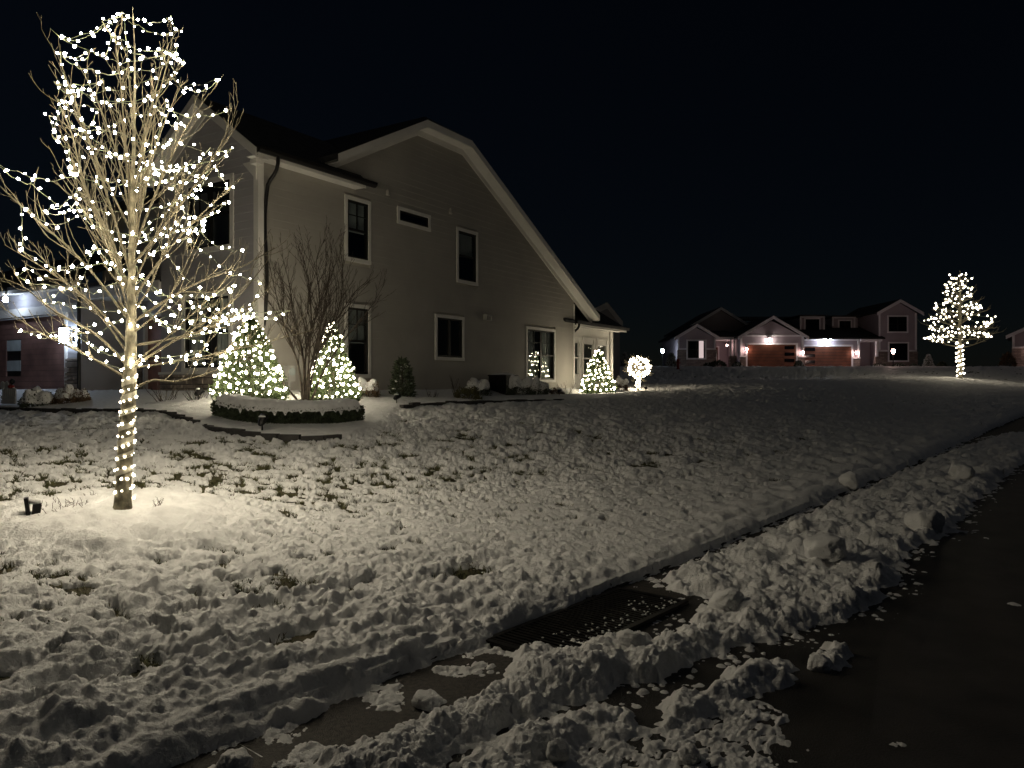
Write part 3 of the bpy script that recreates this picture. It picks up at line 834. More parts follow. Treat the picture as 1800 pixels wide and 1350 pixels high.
def wall(parent, T, a0, a1, top, wins, m, name='wall', exposure=.18, knots=(), z0=.0, boards=True, minboard=.3):
    """sheathing with window openings, then lap siding boards laid on it one by one"""
    ks = sorted(set([a0, a1] + [w_[0] for w_ in wins] + [w_[1] for w_ in wins] + [k for k in knots if a0 < k < a1]))
    b = MB(T)
    for p, q in zip(ks[:-1], ks[1:]):
        mid = (p + q) / 2; cuts = sorted((w_[2], w_[3]) for w_ in wins if w_[0] < mid < w_[1]); z = z0
        for lo, hi in cuts:
            b.add([(p, .03, z), (q, .03, z), (q, .03, lo), (p, .03, lo)], [(0, 1, 2, 3)]); z = hi
        b.add([(p, .03, z), (q, .03, z), (q, .03, top(q)), (p, .03, top(p))], [(0, 1, 2, 3)])
    wo = b.build(name, MAT['sheath'], parent)
    if boards:
        zmax = max(top(k) for k in np.linspace(a0, a1, 200)); z = z0
        while z < zmax - .02:
            zm = z + exposure * .5
            ins = [k for k in np.linspace(a0, a1, 400) if top(k) > zm]
            if not ins: break
            iv = [(min(ins), max(ins))]
            for w_ in wins:
                if w_[2] - .02 < zm < w_[3] + .02:
                    iv = [x for p, q in iv for x in ((p, min(q, w_[0])), (max(p, w_[1]), q)) if x[1] - x[0] > .04]
            for p, q in iv:
                cut = p
                while cut < q - .01:                     # boards come in lengths
                    nx = q
                    e = .0004; zt = z + exposure + .012; j = rng.normal(0, .0006)
                    bb = MB(T); x0, x1 = cut + e, nx - e
                    bb.add([(x0, -.016, z), (x1, -.016, z), (x1, -.003, zt), (x0, -.003, zt), (x0, .02, z), (x1, .02, z), (x1, .02, zt), (x0, .02, zt)],
                           [(0, 1, 2, 3), (4, 7, 6, 5), (0, 4, 5, 1), (2, 6, 7, 3), (0, 3, 7, 4), (1, 5, 6, 2)])
                    bb.build('siding_board', m, wo)
                    cut = nx
            z += exposure
    return wo

def window(parent, T, a0, a1, z0, z1, style='hung', tw=.095, blind=None, m_trim='trim', m_sash='frame', cat_label=None):
    b = MB(T); i0, i1, k0, k1 = a0 + tw, a1 - tw, z0 + tw, z1 - tw
    b.box(a0, a1, -.045, .03, k1, z1); b.box(a0, a1, -.05, .03, z0, k0); b.box(a0 + .002, i0, -.043, .03, k0, k1); b.box(i1, a1 - .002, -.043, .03, k0, k1)
    wo = b.build('window', MAT[m_trim], parent)
    if cat_label: wo['label'] = cat_label
    s = MB(T); f = .05; zm = (k0 + k1) / 2
    s.box(i0, i1, -.022, .06, k0, k0 + f); s.box(i0, i1, -.022, .06, k1 - f, k1); s.box(i0, i0 + f, -.021, .058, k0 + f, k1 - f); s.box(i1 - f, i1, -.021, .058, k0 + f, k1 - f)
    if style in ('hung', 'plainhung', 'double'):
        cols = [(i0 + f, i1 - f)]
        if style == 'double':
            am = (i0 + i1) / 2; s.box(am - .05, am + .05, -.02, .056, k0 + f, k1 - f); cols = [(i0 + f, am - .05), (am + .05, i1 - f)]
        for p, q in cols:
            s.box(p, q, -.014, .05, zm - .028, zm + .028)
            if style != 'plainhung':
                am = (p + q) / 2; s.box(am - .009, am + .009, -.005, .03, zm + .028, k1 - f); zq = (zm + k1) / 2; s.box(p, q, -.004, .029, zq - .009, zq + .009)
    elif style == 'casement':
        am = (i0 + i1) / 2; s.box(am - .055, am + .055, -.015, .05, k0 + f, k1 - f)
    s.build('sash', MAT[m_sash], wo)
    p = MB(T); p.add([(i0 + .02, .02, k0 + .02), (i1 - .02, .02, k0 + .02), (i1 - .02, .02, k1 - .02), (i0 + .02, .02, k1 - .02)], [(0, 1, 2, 3)]); p.build('pane', MAT['pane'], wo)
    if blind == 'slats':
        q = MB(T); z = k1 - .05
        while z > zm + .02:
            q.add([(i0 + .03, .10, z), (i1 - .03, .10, z), (i1 - .03, .145, z - .03), (i0 + .03, .145, z - .03)], [(0, 1, 2, 3)]); z -= .045
        q.build('blind', MAT['blind'], wo)
    elif blind == 'shade':
        q = MB(T); q.box(i0 + .02, i1 - .02, .11, .118, zm - .05, k1); q.build('blind', MAT['curtain'], wo)
    elif blind == 'full':
        q = MB(T); q.box(i0 + .02, i1 - .02, .11, .118, k0, k1); q.build('blind', MAT['curtain'], wo)
    elif blind == 'drapes':
        q = MB(T)
        for p0, p1 in ((i0 + .02, i0 + .38 * (i1 - i0)), (i1 - .38 * (i1 - i0), i1 - .02)):
            n = 14; xs = np.linspace(p0, p1, n); ds = .13 + .025 * np.sin(np.arange(n) * 1.9)
            q.add([(x, d, z) for z in (k0, k1) for x, d in zip(xs, ds)], [(k, k + 1, n + k + 1, n + k) for k in range(n - 1)])
        q.build('curtain', MAT['blind'], wo)
    return wo

rl = lambda a: min(5.63 + .53 * (a - 1.7), 7.62, 7.61 - .527 * (a - 7.58))      # rake line of the clipped gable
def side_top(a):
    return 5.40 if a < 1.55 else max(rl(a) - .10, 3.0)
W_SIDE = [(2.61, 3.55, 3.34, 4.98), (4.59, 6.03, 4.61, 5.08), (7.28, 8.40, 3.31, 4.98), (6.24, 7.67, .94, 2.28), (2.62, 3.55, .40, 2.27), (11.29, 13.36, .30, 2.24)]
sw = wall(house, SIDE, .0, 14.85, side_top, W_SIDE, MAT['siding'], knots=(1.55, 5.46, 7.56))
window(house, SIDE, *W_SIDE[0], 'hung', blind='shade'); window(house, SIDE, *W_SIDE[1], 'fixed'); window(house, SIDE, *W_SIDE[2], 'plainhung', blind='slats')
window(house, SIDE, *W_SIDE[3], 'casement'); window(house, SIDE, *W_SIDE[4], 'hung', blind='shade'); window(house, SIDE, *W_SIDE[5], 'double', blind='drapes')
# foundation, corner boards, vents
b = MB(); b.box(0, 14.85, -.03, .05, -.6, .0); b.build('foundation', mat('foundation', (.30, .29, .27), .9, .15, 6), house)
b = MB(); b.box(-.045, .105, -.04, .0, 0, 5.42); b.build('corner_board', MAT['trim'], house)
b = MB(); b.box(-.04, -.001, .001, .13, 0, 5.42); b.build('corner_board', MAT['trim'], house)
b = MB(); b.box(14.78, 14.88, -.035, .0, 0, 3.3); b.build('corner_board', MAT['trim'], house)
b = MB(); b.box(8.70, 9.05, -.10, -.018, 2.26, 2.46); b.box(8.74, 9.01, -.16, -.10, 2.40, 2.44); b.box(8.72, 8.74, -.15, -.10, 2.27, 2.44); b.box(9.01, 9.03, -.15, -.10, 2.27, 2.44); b.build('vent_hood', MAT['greybox'], house)
for a, z in ((4.18, 5.33), (6.95, 5.36)):
    b = MB(); b.lathe([(.055, -.06), (.06, .0), (.05, .08), (.02, .10)], (a, -.05, z), 10); b.build('vent_cap', MAT['siding'], house)
# clipped gable roof
rf = MB(); ov = -.36; th = V3(0, 0, -.15)
rid = (6.50, .55, 8.17)
rf.prism([(2.2, ov, 5.896), (5.47, ov, 7.63), rid, (6.5, 9, 8.17), (1.0, 9, 5.26), (1.0, 1.2, 5.26)], th)
rf.prism([(7.57, ov, 7.61), (16.35, ov, 2.985), (16.35, 9, 2.985), (6.5, 9, 8.17), rid], th)
rf.prism([(5.47, ov, 7.63), (7.57, ov, 7.61), rid], th)
roof = rf.build('roof', MAT['roof'], house)
def rake(p, q, nm='rake_board'):
    b = MB(); b.beam(p, q, (0, .03, 0), (0, 0, -.20)); b.build(nm, MAT['trim'], roof)
    b = MB(); d = .19; b.beam((p[0], p[1] + .03, p[2] - d), (q[0], q[1] + .03, q[2] - d), (0, .36, 0), (0, 0, -.02)); b.build('soffit', MAT['trim'], roof)
    b = MB(); b.beam((p[0], -.045, p[2] - .20), (q[0], -.045, q[2] - .20), (0, .03, 0), (0, 0, -.17)); b.build('frieze_board', MAT['trim'], roof)
e_ = ov - .032
rake((2.05, e_, 5.80), (5.47, e_, 7.61)); rake((5.47, e_, 7.60), (7.57, e_, 7.585)); rake((7.57, e_, 7.59), (16.33, e_, 2.97))
# front wing roof
wr = MB()
wr.prism([(-.35, -.36, 5.34), (3.05, -.36, 5.34), (3.9, 1.8, 6.90), (-.35, 1.8, 6.90)], (0, 0, -.12))
wr.prism([(-.35, 3.96, 5.34), (3.05, 3.96, 5.34), (3.9, 1.8, 6.90), (-.35, 1.8, 6.90)], (0, 0, -.12))
wroof = wr.build('wing_roof', MAT['roof'], house)
for sgn in (0, 1):
    y0, y1 = (-.36, 1.8) if sgn == 0 else (3.96, 1.8)
    b = MB(); b.beam((-.38, y0, 5.33), (-.38, y1, 6.89), (.03, 0, 0), (0, 0, -.20)); b.build('rake_board', MAT['trim'], wroof)
    b = MB(); b.beam((-.35, y0, 5.14), (-.35, y1, 6.70), (.34, 0, 0), (0, 0, -.02)); b.build('soffit', MAT['trim'], wroof)
    b = MB(); b.beam((-.042, y0 + (.4 if sgn == 0 else -.4), 5.40), (-.042, y1, 6.68), (.03, 0, 0), (0, 0, -.15)); b.build('frieze_board', MAT['trim'], wroof)
b = MB(); b.box(-.33, 3.0, -.36, .0, 5.18, 5.20); b.build('eave_soffit', MAT['trim'], wroof)
b = MB(); b.box(-.33, 3.0, -.385, -.362, 5.16, 5.33); b.build('fascia', MAT['trim'], wroof)
b = MB(); b.box(-.20, -.01, -.16, .05, 5.07, 5.17); b.prism([(-.02, .0, 5.17), (-.02, .45, 5.17), (-.02, .0, 4.75)], (-.06, 0, 0)); b.build('eave_return', MAT['trim'], wroof)
g_ = MB(); prof_ = [(-.386, 5.35), (-.386, 5.23), (-.44, 5.23), (-.50, 5.28), (-.51, 5.35)]
g_.prism([(-.36, y, z) for y, z in prof_], (3.65, 0, 0)); gut = g_.build('gutter', MAT['gutter'], wroof)
b = MB(); b.tube(spline([(.16, -.44, 5.24), (.16, -.42, 5.02), (.16, -.30, 4.86), (.16, -.12, 4.70), (.16, -.075, 4.52), (.16, -.075, 2.5), (.16, -.075, .1), (.16, -.16, -.05)], 40), .042, 8); b.build('downspout', MAT['gutter'], house, smooth=True)
# front wing wall
ft_top = lambda a: 5.40 + .72 * min(a + .05, 3.65 - a)
W_FR = [(.83, 2.62, 3.31, 5.03), (.87, 2.74, .50, 2.38)]
wall(house, FRONT, .0, 3.6, ft_top, W_FR, MAT['siding_grey'], z0=.48, knots=(1.8,))
window(house, FRONT, *W_FR[0], 'double', tw=.12); window(house, FRONT, *W_FR[1], 'double', tw=.12, blind='drapes')

def stone_face(parent, T, a0, a1, z0, z1):
    b = MB(T); b.box(a0, a1, -.03, .05, z0, z1); back = b.build('stone_base', MAT['mortar'], parent)
    z = z0 + .01
    while z < z1 - .05:
        h = min(rng.uniform(.09, .17), z1 - z); a = a0
        while a < a1 - .02:
            L = min(rng.uniform(.16, .48), a1 - a)
            if a1 - a - L < .1: L = a1 - a
            s = MB(T); pr = -.05 - rng.uniform(0, .035); x0, x1, y0, y1 = a + .008, a + L - .008, z + .008, z + h - .008; c = .014
            s.add([(x0, -.03, y0), (x1, -.03, y0), (x1, -.03, y1), (x0, -.03, y1), (x0 + c, pr, y0 + c), (x1 - c, pr + rng.normal(0, .006), y0 + c), (x1 - c, pr, y1 - c), (x0 + c, pr + rng.normal(0, .006), y1 - c)],
                  [(4, 5, 6, 7), (0, 1, 5, 4), (1, 2, 6, 5), (2, 3, 7, 6), (3, 0, 4, 7)])
            s.build('stone', MAT['stone'], back); a += L
        z += h
stone_face(house, FRONT, .13, 3.6, 0, .47)
b = MB(FRONT); b.box(.13, 3.6, -.09, .03, .47, .53); b.build('stone_cap', MAT['trim'], house)
# recessed entry between wing and garage
b = MB(); b.box(0, 1.25, 3.56, 3.6, 0, 5.4); b.build('wing_side_wall', MAT['siding_grey'], house)
ENT = shifted(FRONT, 1.25)
wall(house, ENT, 3.6, 7.3, lambda a: 5.3, [(5.35, 6.35, .0, 2.15)], MAT['siding_grey'], name='entry_wall', z0=0.0)
stone_face(house, ENT, 6.4, 7.3, 0, 1.0); stone_face(house, ENT, 3.62, 4.6, 0, .7)
b = MB(ENT); b.box(5.45, 6.25, .06, .10, .05, 2.1); dr = b.build('front_door', MAT['pinkdoor'], house)
b = MB(ENT); b.box(5.35, 5.45, -.03, .08, 0, 2.2); b.box(6.25, 6.35, -.03, .08, 0, 2.2); b.box(5.45, 6.25, -.03, .08, 2.1, 2.2); b.build('door_frame', MAT['trim'], dr)
b = MB(ENT); b.lathe([(.012, -.02), (.03, 0), (.012, .02)], (5.55, .04, 1.05), 8); b.build('handle', MAT['iron'], dr)
b = MB(ENT); b.box(3.6, 7.3, -1.3, .1, 2.55, 2.75); b.box(3.6, 7.3, -1.33, -1.30, 2.52, 2.8); b.build('porch_beam', MAT['trim'], house)
b = MB(ENT); b.box(3.6, 7.3, -1.5, .1, 2.8, 2.9); b.build('porch_roof', MAT['roof'], house)
# garage
GA = FRONT
wall(house, GA, 7.3, 17.0, lambda a: 3.0, [(8.05, 13.0, 0, 2.2)], MAT['siding_grey'], name='garage_wall')
stone_face(house, GA, 7.3, 8.0, 0, .95)
gd = MB(GA); gd.box(8.05, 13.0, .12, .16, 0, 2.2); gdo = gd.build('garage_door', MAT['frame'], house)
GP = [(10.72, 11.62, 1.20, 1.58), (10.72, 11.62, .60, .97)]
z = 0.0
while z < 2.19:
    ph = .157; iv = [(8.06, 12.99)]
    for a0, a1, z0, z1 in GP:
        if z + ph > z0 + .02 and z < z1 - .02:
            iv = [x for p, q in iv for x in ((p, min(q, a0)), (max(p, a1), q)) if x[1] - x[0] > .05]
    for p, q in iv:
        b = MB(GA); b.box(p + .003, q - .003, .085 + rng.normal(0, .0012), .12, z + .004, z + ph - .004); b.build('plank', MAT['wood'], gdo)
    z += ph
for a0, a1, z0, z1 in GP:
    b = MB(GA); b.box(a0 + .04, a1 - .04, .09, .118, z0 + .03, z1 - .03); b.build('door_pane', MAT['frost'], gdo)
b = MB(GA); b.box(7.93, 8.05, -.04, .1, 0, 2.22); b.build('door_trim', MAT['trim'], gdo)
b = MB(GA); b.box(7.3, 17, -.05, .0, 2.22, 2.46); b.build('header_board', MAT['trim'], house)
b = MB(GA); b.box(7.0, 17, -.45, .0, 2.86, 2.88); b.box(7.0, 17, -.48, -.45, 2.82, 3.02); gf = b.build('garage_eave', MAT['trim'], house)
b = MB(GA); b.prism([(7.0, -.5, 3.02), (7.0, 3.2, 4.7), (7.0, 3.2, 4.58), (7.0, -.5, 2.92)], (10, 0, 0)); b.build('garage_roof', MAT['roof'], house)
b = MB(); b.tube([(-.09, 7.2, 2.85), (-.09, 7.2, .05)], .05, 8); b.build('downspout', MAT['gutter'], house)
b = MB(); b.box(0, 8, 7.26, 7.3, 0, 3.0); b.build('garage_side_wall', MAT['siding_grey'], house)
# hull behind so that no light leaks through
b = MB(); b.prism([(1.35, 8.5, 0), (14.8, 8.5, 0), (14.8, 8.5, 3.6), (6.5, 8.5, 7.95), (1.35, 8.5, 5.3)], (0, .1, 0)); b.box(1.5, 1.55, 3.6, 8.5, 2.7, 5.3); b.box(14.78, 14.83, .35, 8.5, 0, 3.0); b.box(.1, 14.8, .1, 8.5, -.02, .0); b.box(.1, 14.7, .1, 8.5, 2.78, 2.84); b.build('inner_wall', MAT['sheath'], house)
# sunroom
SR = shifted(SIDE, .35)
W_SR = [(15.00, 16.02, .42, 2.14), (16.22, 17.26, .42, 2.14), (17.50, 18.50, .42, 2.14)]
wall(house, SR, 14.85, 18.95, lambda a: 2.5, W_SR, MAT['trim'], name='sunroom_wall', exposure=.62)
for w_ in W_SR: window(house, SR, *w_, 'plainhung', tw=.07, m_sash='frame' if False else 'trim', blind=None)
b = MB(); b.box(18.90, 18.99, .30, 5.5, 0, 2.5); b.box(18.75, 19.0, .285, .33, 0, 2.5); b.build('sunroom_corner', MAT['trim'], house)
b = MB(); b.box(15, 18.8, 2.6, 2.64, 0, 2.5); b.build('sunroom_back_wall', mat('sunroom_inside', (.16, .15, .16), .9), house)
sr = MB(); z1 = 5.6
sr.prism([(14.0, -.1, 2.66), (19.55, -.1, 2.66), (16.1, 3.6, z1), (14.0, 3.6, z1)], (0, 0, -.10)); sr.prism([(19.55, -.1, 2.66), (19.55, 7.3, 2.66), (16.1, 3.6, z1)], (0, 0, -.10))
srf = sr.build('sunroom_roof', MAT['roof'], house)
b = MB(); b.box(14.9, 19.5, -.08, .36, 2.50, 2.52); b.box(14.9, 19.52, -.115, -.085, 2.48, 2.64); b.build('fascia', MAT['trim'], srf)
b = MB(); b.box(14.75, 19.6, -.22, -.118, 2.56, 2.67); b.build('gutter', MAT['gutter'], srf)
b = MB(); b.tube(spline([(15.0, -.16, 2.58), (15.0, -.13, 2.42), (14.93, .05, 2.22), (14.92, .1, 2.05), (14.92, .11, .05)], 24), .045, 8); b.build('downspout', MAT['gutter'], house, smooth=True)
# small glowing lamp seen through the lower window
lx0, ly0 = house_xy(3.05, .75)
tl = thing('table_lamp', 'dim reddish lamp glowing inside the tall lower side window', 'lamp', (lx0, ly0, PAD + .55))
b = MB(); b.lathe([(.08, 0), (.03, .03), (.02, .55)], k=10); b.build('lamp_base', MAT['frame'], tl)
b = MB(); b.lathe([(.20, .56), (.20, .60), (.10, .72), (.04, .74)], k=16); b.build('lamp_shade', LAMP['rose'], tl)
# lantern on the garage pier
def lantern(loc, rz, label, m, s=1.0, group=None):
    t = thing('wall_lantern', label, 'lantern', loc, rz, group)
    b = MB(); b.box(-.02 * s, .0, -.06 * s, .06 * s, -.14 * s, .18 * s); b.build('back_plate', MAT['black'], t)
    b = MB(); b.box(-.20 * s, -.02 * s, -.015 * s, .015 * s, .22 * s, .25 * s); b.build('arm', MAT['black'], t)
    b = MB()
    for sx in (-.29, -.12):
        for sy in (-.085, .085):
            b.box(sx * s - .008 * s, sx * s + .008 * s, sy * s - .008 * s, sy * s + .008 * s, -.20 * s, .2 * s)
    b.box(-.31 * s, -.10 * s, -.105 * s, .105 * s, .20 * s, .23 * s); b.box(-.30 * s, -.11 * s, -.095 * s, .095 * s, -.22 * s, -.20 * s)
    b.lathe([(.09 * s, .23 * s), (.05 * s, .29 * s), (.015 * s, .31 * s)], (-.205 * s, 0, 0), 8); b.build('cage', MAT['black'], t)
    b = MB(); b.box(-.283 * s, -.127 * s, -.077 * s, .077 * s, -.198 * s, .198 * s); b.build('glass', m, t)
    return t
p_ = house_xy(-.055, 7.62); lantern((p_[0], p_[1], PAD + 1.55), HA, 'black box lantern glowing cool white on the garage pier', LAMP['blue'], 1.05)
p_ = house_xy(-.50, 10.35)
t = thing('flood_lamp', 'bright bluish flood lamp under the garage eave', 'lamp', (p_[0], p_[1], PAD + 2.86), HA)
b = MB(); b.lathe([(.06, .0), (.06, -.03), (.025, -.04), (.025, -.10)], k=10); b.build('mount', MAT['trim'], t)
b = MB(); b.lathe([(.03, -.10), (.065, -.14), (.075, -.20), (.05, -.25), (.01, -.26)], k=12); b.build('lamp_glass', LAMP['flood'], t)

# ------------------------------------------------------------------ beds beside the house
def along(P, step):
    P = np.array(P); seg = np.linalg.norm(np.diff(P, axis=0), axis=1); cum = np.concatenate([[0], np.cumsum(seg)])
    return [(np.array([np.interp(d, cum, P[:, k]) for k in (0, 1)])) for d in np.arange(0, cum[-1], step)]

def edging(pxs, label):
    C = spline([(*gnd(*p), 0) for p in pxs], 60)[:, :2]; Q = along(C, .34); t = thing('bed_edging', label, 'edging', (Q[0][0], Q[0][1], 0), 0, 'edging round the planting beds')
    for k in range(len(Q) - 1):
        m = (Q[k] + Q[k + 1]) / 2; d = Q[k + 1] - Q[k]; z = float(terrain(m[0], m[1])); h = .20
        b = MB(); b.obox((m[0] - Q[0][0], m[1] - Q[0][1], z + .012 + rng.normal(0, .010)), (.325, .10, h), math.atan2(d[1], d[0]) + rng.normal(0, .03), 0, rng.normal(0, .015)); b.build('edging_block', MAT['edging'], t)
edging([(-40, 722), (60, 727), (180, 729), (300, 735), (345, 750), (400, 766), (480, 776), (560, 779), (620, 772)], 'curved dark stone edging in front of the snow-capped hedge')
edging([(705, 722), (740, 718), (800, 714), (860, 712), (930, 710), (1000, 708)], 'straight dark stone edging along the bed under the side wall')

# hedge with a thick snow cap
hp = spline([(*gnd(x, y), 0) for x, y in [(378, 738), (420, 747), (500, 753), (570, 752), (636, 747)]], 60)[:, :2]
hd = np.gradient(hp, axis=0); hd /= np.linalg.norm(hd, axis=1)[:, None]; hn = np.stack([-hd[:, 1], hd[:, 0]], -1)
hn *= np.sign(hn[:, 1:2]); hc = hp + hn * .24
h0 = hc[30]; hz = float(terrain(*h0)); HT = .36
hg = thing('box_hedge', 'low curved clipped hedge under a thick snow cap', 'hedge', (h0[0], h0[1], hz))
nl = 15000; u = rng.integers(0, 60, nl); a = rng.uniform(-1, 1, nl); zz = rng.uniform(.0, 1, nl)
face = rng.random(nl) * .8; off = np.where(face < .62, -.24, np.where(face < .8, .24, a * .24)) + rng.normal(0, .018, nl)
endt = 1.0
P = hc[u] + hn[u] * off[:, None] + hd[u] * rng.uniform(-.04, .04, nl)[:, None]
zc = np.array([float(terrain(*q)) for q in hc]) - hz
P3 = np.stack([P[:, 0] - h0[0], P[:, 1] - h0[1], zc[u] + np.where(face < .8, zz * (HT - .05), HT)], -1)
D = np.concatenate([hn[u] * np.sign(off)[:, None], np.full((nl, 1), .3)], 1)
b = MB(); leaves(b, P3, D, .045, .55, .6); b.build('foliage', MAT['darkleaf'], hg)
b = MB()
for k in range(0, 59):
    for sg in (-1, 1):
        pass
core = []
for k in range(60):
    for o_, z_ in ((-.20, -.1), (-.20, HT - .03), (.20, HT - .03), (.20, -.1)):
        q = hc[k] + hn[k] * o_; core.append((q[0] - h0[0], q[1] - h0[1], zc[k] + z_))
F_ = [(k * 4 + i_, k * 4 + (i_ + 1) % 4, k * 4 + 4 + (i_ + 1) % 4, k * 4 + 4 + i_) for k in range(59) for i_ in range(4)]
b.add(core, F_); b.f.append(np.array([[0, 1, 2, 3]])); b.f.append(np.array([[236, 237, 238, 239]])); b.build('twiggy_core', MAT['darkbark'], hg)
# cap: an arched, uneven slab
n, m_ = 150, 22; kk = np.linspace(0, 59, n); capV = []
for q in range(n):
    c = np.array([np.interp(kk[q], np.arange(60), hc[:, i_]) for i_ in (0, 1)]); nn = np.array([np.interp(kk[q], np.arange(60), hn[:, i_]) for i_ in (0, 1)]); z0 = np.interp(kk[q], np.arange(60), zc)
    endf = min(1.0, (min(q, n - 1 - q) + .6) / 5.0); 
    for j_ in range(m_):
        v_ = j_ / (m_ - 1) * 2 - 1; wdt = .30 * (.75 + .25 * endf)
        arch = (1 - abs(v_) ** 3.2) ** .6 if abs(v_) < 1 else 0
        nz = float(perlin(np.array([q * .09]), np.array([j_ * .35]), 5)[0]); nz2 = float(perlin(np.array([q * .35]), np.array([j_ * .8]), 8)[0])
        droop = max(0, abs(v_) - .86) * (.55 + .9 * max(0, perlin(np.array([q * .23]), np.array([v_ * 1.]), 3)[0]))
        capV.append((c[0] - h0[0] + nn[0] * v_ * wdt, c[1] - h0[1] + nn[1] * v_ * wdt, z0 + HT - .02 + .105 * arch * endf * (1 + .25 * nz) + .012 * nz2 - droop))
b = MB(); b.add(capV, [(q * m_ + j_, q * m_ + j_ + 1, (q + 1) * m_ + j_ + 1, (q + 1) * m_ + j_) for q in range(n - 1) for j_ in range(m_ - 1)]); b.build('snow_cap', MAT['snow'], hg, smooth=True)

def shrub(px, py, w_px, h_px, label, m, snow=.4, group='shrubs beside the house', leaf=.05, n=2600, name='garden_shrub', back=.0):
    x, y = gnd(px, py); y += back; k = y / FPX; rx = w_px * k / 2; H = h_px * k; z = float(terrain(x, y)) + .01
    t = thing(name, label, 'shrub', (x, y, z), 0, group)
    d = rng.normal(0, 1, (n, 3)); d /= np.linalg.norm(d, axis=1)[:, None]; d[:, 2] = np.abs(d[:, 2])
    lob = 1 + .13 * np.sin(d[:, 0] * 7 + px) + .12 * np.sin(d[:, 1] * 6 + d[:, 2] * 5 + px * .3)
    P = d * np.array([rx, rx * .85, H * .92]) * (lob * rng.uniform(.72, 1.02, n))[:, None]
    b = MB(); leaves(b, P, d, leaf, .5, .6); b.build('foliage', m, t)
    b = MB()
    for q in range(9):
        dd = unit(rng.normal(0, 1, 3) * V3(1, 1, .3) + V3(0, 0, .8)); b.tube(wander((0, 0, -.05), dd, H * .8, 4, .05, .15), [.012, .01, .008, .006, .004], 4)
    b.build('stems', MAT['darkbark'], t)
    if snow > 0:
        b = MB(); NN, MM = 34, 12; c = []
        for i_ in range(MM):
            ph = i_ / (MM - 1) * PI * .5 * (.55 + .45 * snow)
            for j_ in range(NN):
                th = 2 * PI * j_ / NN; dx, dy, dz = math.sin(ph) * math.cos(th), math.sin(ph) * math.sin(th), math.cos(ph)
                lb = 1 + .13 * math.sin(dx * 7 + px) + .12 * math.sin(dy * 6 + dz * 5 + px * .3)
                wv = .10 * float(perlin(np.array([th * 1.6 + px]), np.array([ph * 3.]), 4)[0]) + .05 * math.sin(3 * th + px)
                e = (1.04 if i_ < MM - 1 else .9) + .12 * perlin(np.array([dx * 4 + px]), np.array([dy * 4.]), 6)[0]
                c.append((dx * (1 + wv) * rx * lb * e, dy * (1 + wv) * rx * .85 * lb * e, dz * H * .92 * lb * e + .02))
        b.add(c, [(i_ * NN + j_, i_ * NN + (j_ + 1) % NN, (i_ + 1) * NN + (j_ + 1) % NN, (i_ + 1) * NN + j_) for i_ in range(MM - 1) for j_ in range(NN)])
        b.build('snow_cap', MAT['snow'], t, smooth=True)
    return t

shrub(66, 720, 56, 34, 'low shrub half buried by a white snow cap near the garage', MAT['darkleaf'], .6)
shrub(120, 714, 44, 32, 'brown shrub dusted with snow, right of the half buried one', MAT['brownleaf'], .45)
shrub(143, 712, 30, 26, 'small brown snow-dusted shrub touching the larger brown one', MAT['brownleaf'], .3)
shrub(645, 703, 46, 34, 'rounded reddish shrub with a snow top beside the pointed lit evergreen', MAT['brownleaf'], .35)
shrub(822, 706, 54, 24, 'olive-green mounded shrub without snow under the casement window', MAT['olive'], 0, n=2200)
shrub(840, 697, 50, 30, 'round shrub with a white snow top behind the olive shrub', MAT['darkleaf'], .4)
shrub(915, 700, 56, 34, 'wide dark shrub flecked with snow right of the air conditioner', MAT['darkleaf'], .12)
shrub(945, 700, 36, 34, 'dark shrub with grey snow on its shoulder under the double window', MAT['darkleaf'], .3)
shrub(975, 699, 34, 16, 'low dark shrub at the foot of the double window', MAT['brownleaf'], 0, n=1200)
shrub(1090, 688, 26, 24, 'small russet shrub dusted with snow at the sunroom corner', MAT['brownleaf'], .3)

# small dark evergreen with snow clumps
x, y = gnd(707, 701); z = float(terrain(x, y))
se = cone_tree('young_evergreen', 'small upright dark evergreen dotted with snow clumps against the side wall', 'evergreen', (x, y, z), .27, .92, 1500, MAT['darkleaf'], .12, .55)
b = MB()
for q in range(34):
    u = rng.uniform(.15, .95); th = rng.uniform(0, 2 * PI); rr = .27 * (1 - u) ** .55 * 1.0
    c = V3(rr * math.cos(th), rr * math.sin(th), .05 + u * .88); s = rng.uniform(.02, .05)
    b.lathe([(s * .2, -s * .4), (s, -s * .2), (s * .95, s * .2), (s * .45, s * .5), (.001, s * .55)], tuple(c), 7)
b.build('snow_clumps', MAT['snow'], se, smooth=True, kind='stuff')

def twig_bush(px, py, w_px, h_px, label, n=14, m='darkbark', tip=None):
    x, y = gnd(px, py); k = y / FPX; H = h_px * k; R = w_px * k / 2; z = float(terrain(x, y))
    t = thing('bare_shrub', label, 'shrub', (x, y, z), 0, 'bare shrubs')
    for q in range(n):
        th = 2 * PI * q / n + rng.normal(0, .3); d = (math.cos(th) * R / H * 1.1, math.sin(th) * R / H, 1.0); mb = MB()
        ramify(mb, wander((rng.normal(0, .03), rng.normal(0, .03), -.03), d, H * rng.uniform(.75, 1.15), 6, .08, .1), .008, .003, 0, dummy, (9, 6), lmul=.35, rmin=.0028, maxlevel=1, k=(4, 3, 3, 3), minlen=.05)
        mb.build('stem', MAT[m], t)
    return t
twig_bush(995, 699, 48, 30, 'leafless twiggy shrub beside the sunroom downspout', 12)
twig_bush(290, 712, 80, 44, 'bare brown shrub behind the lawn tree trunk', 16)
twig_bush(345, 710, 60, 36, 'bare brown shrub by the front stone base', 14)
twig_bush(760, 704, 40, 22, 'sparse wispy stems under the side wall', 10)
twig_bush(800, 703, 24, 42, 'thin tall dried stems left of the olive shrub', 6)

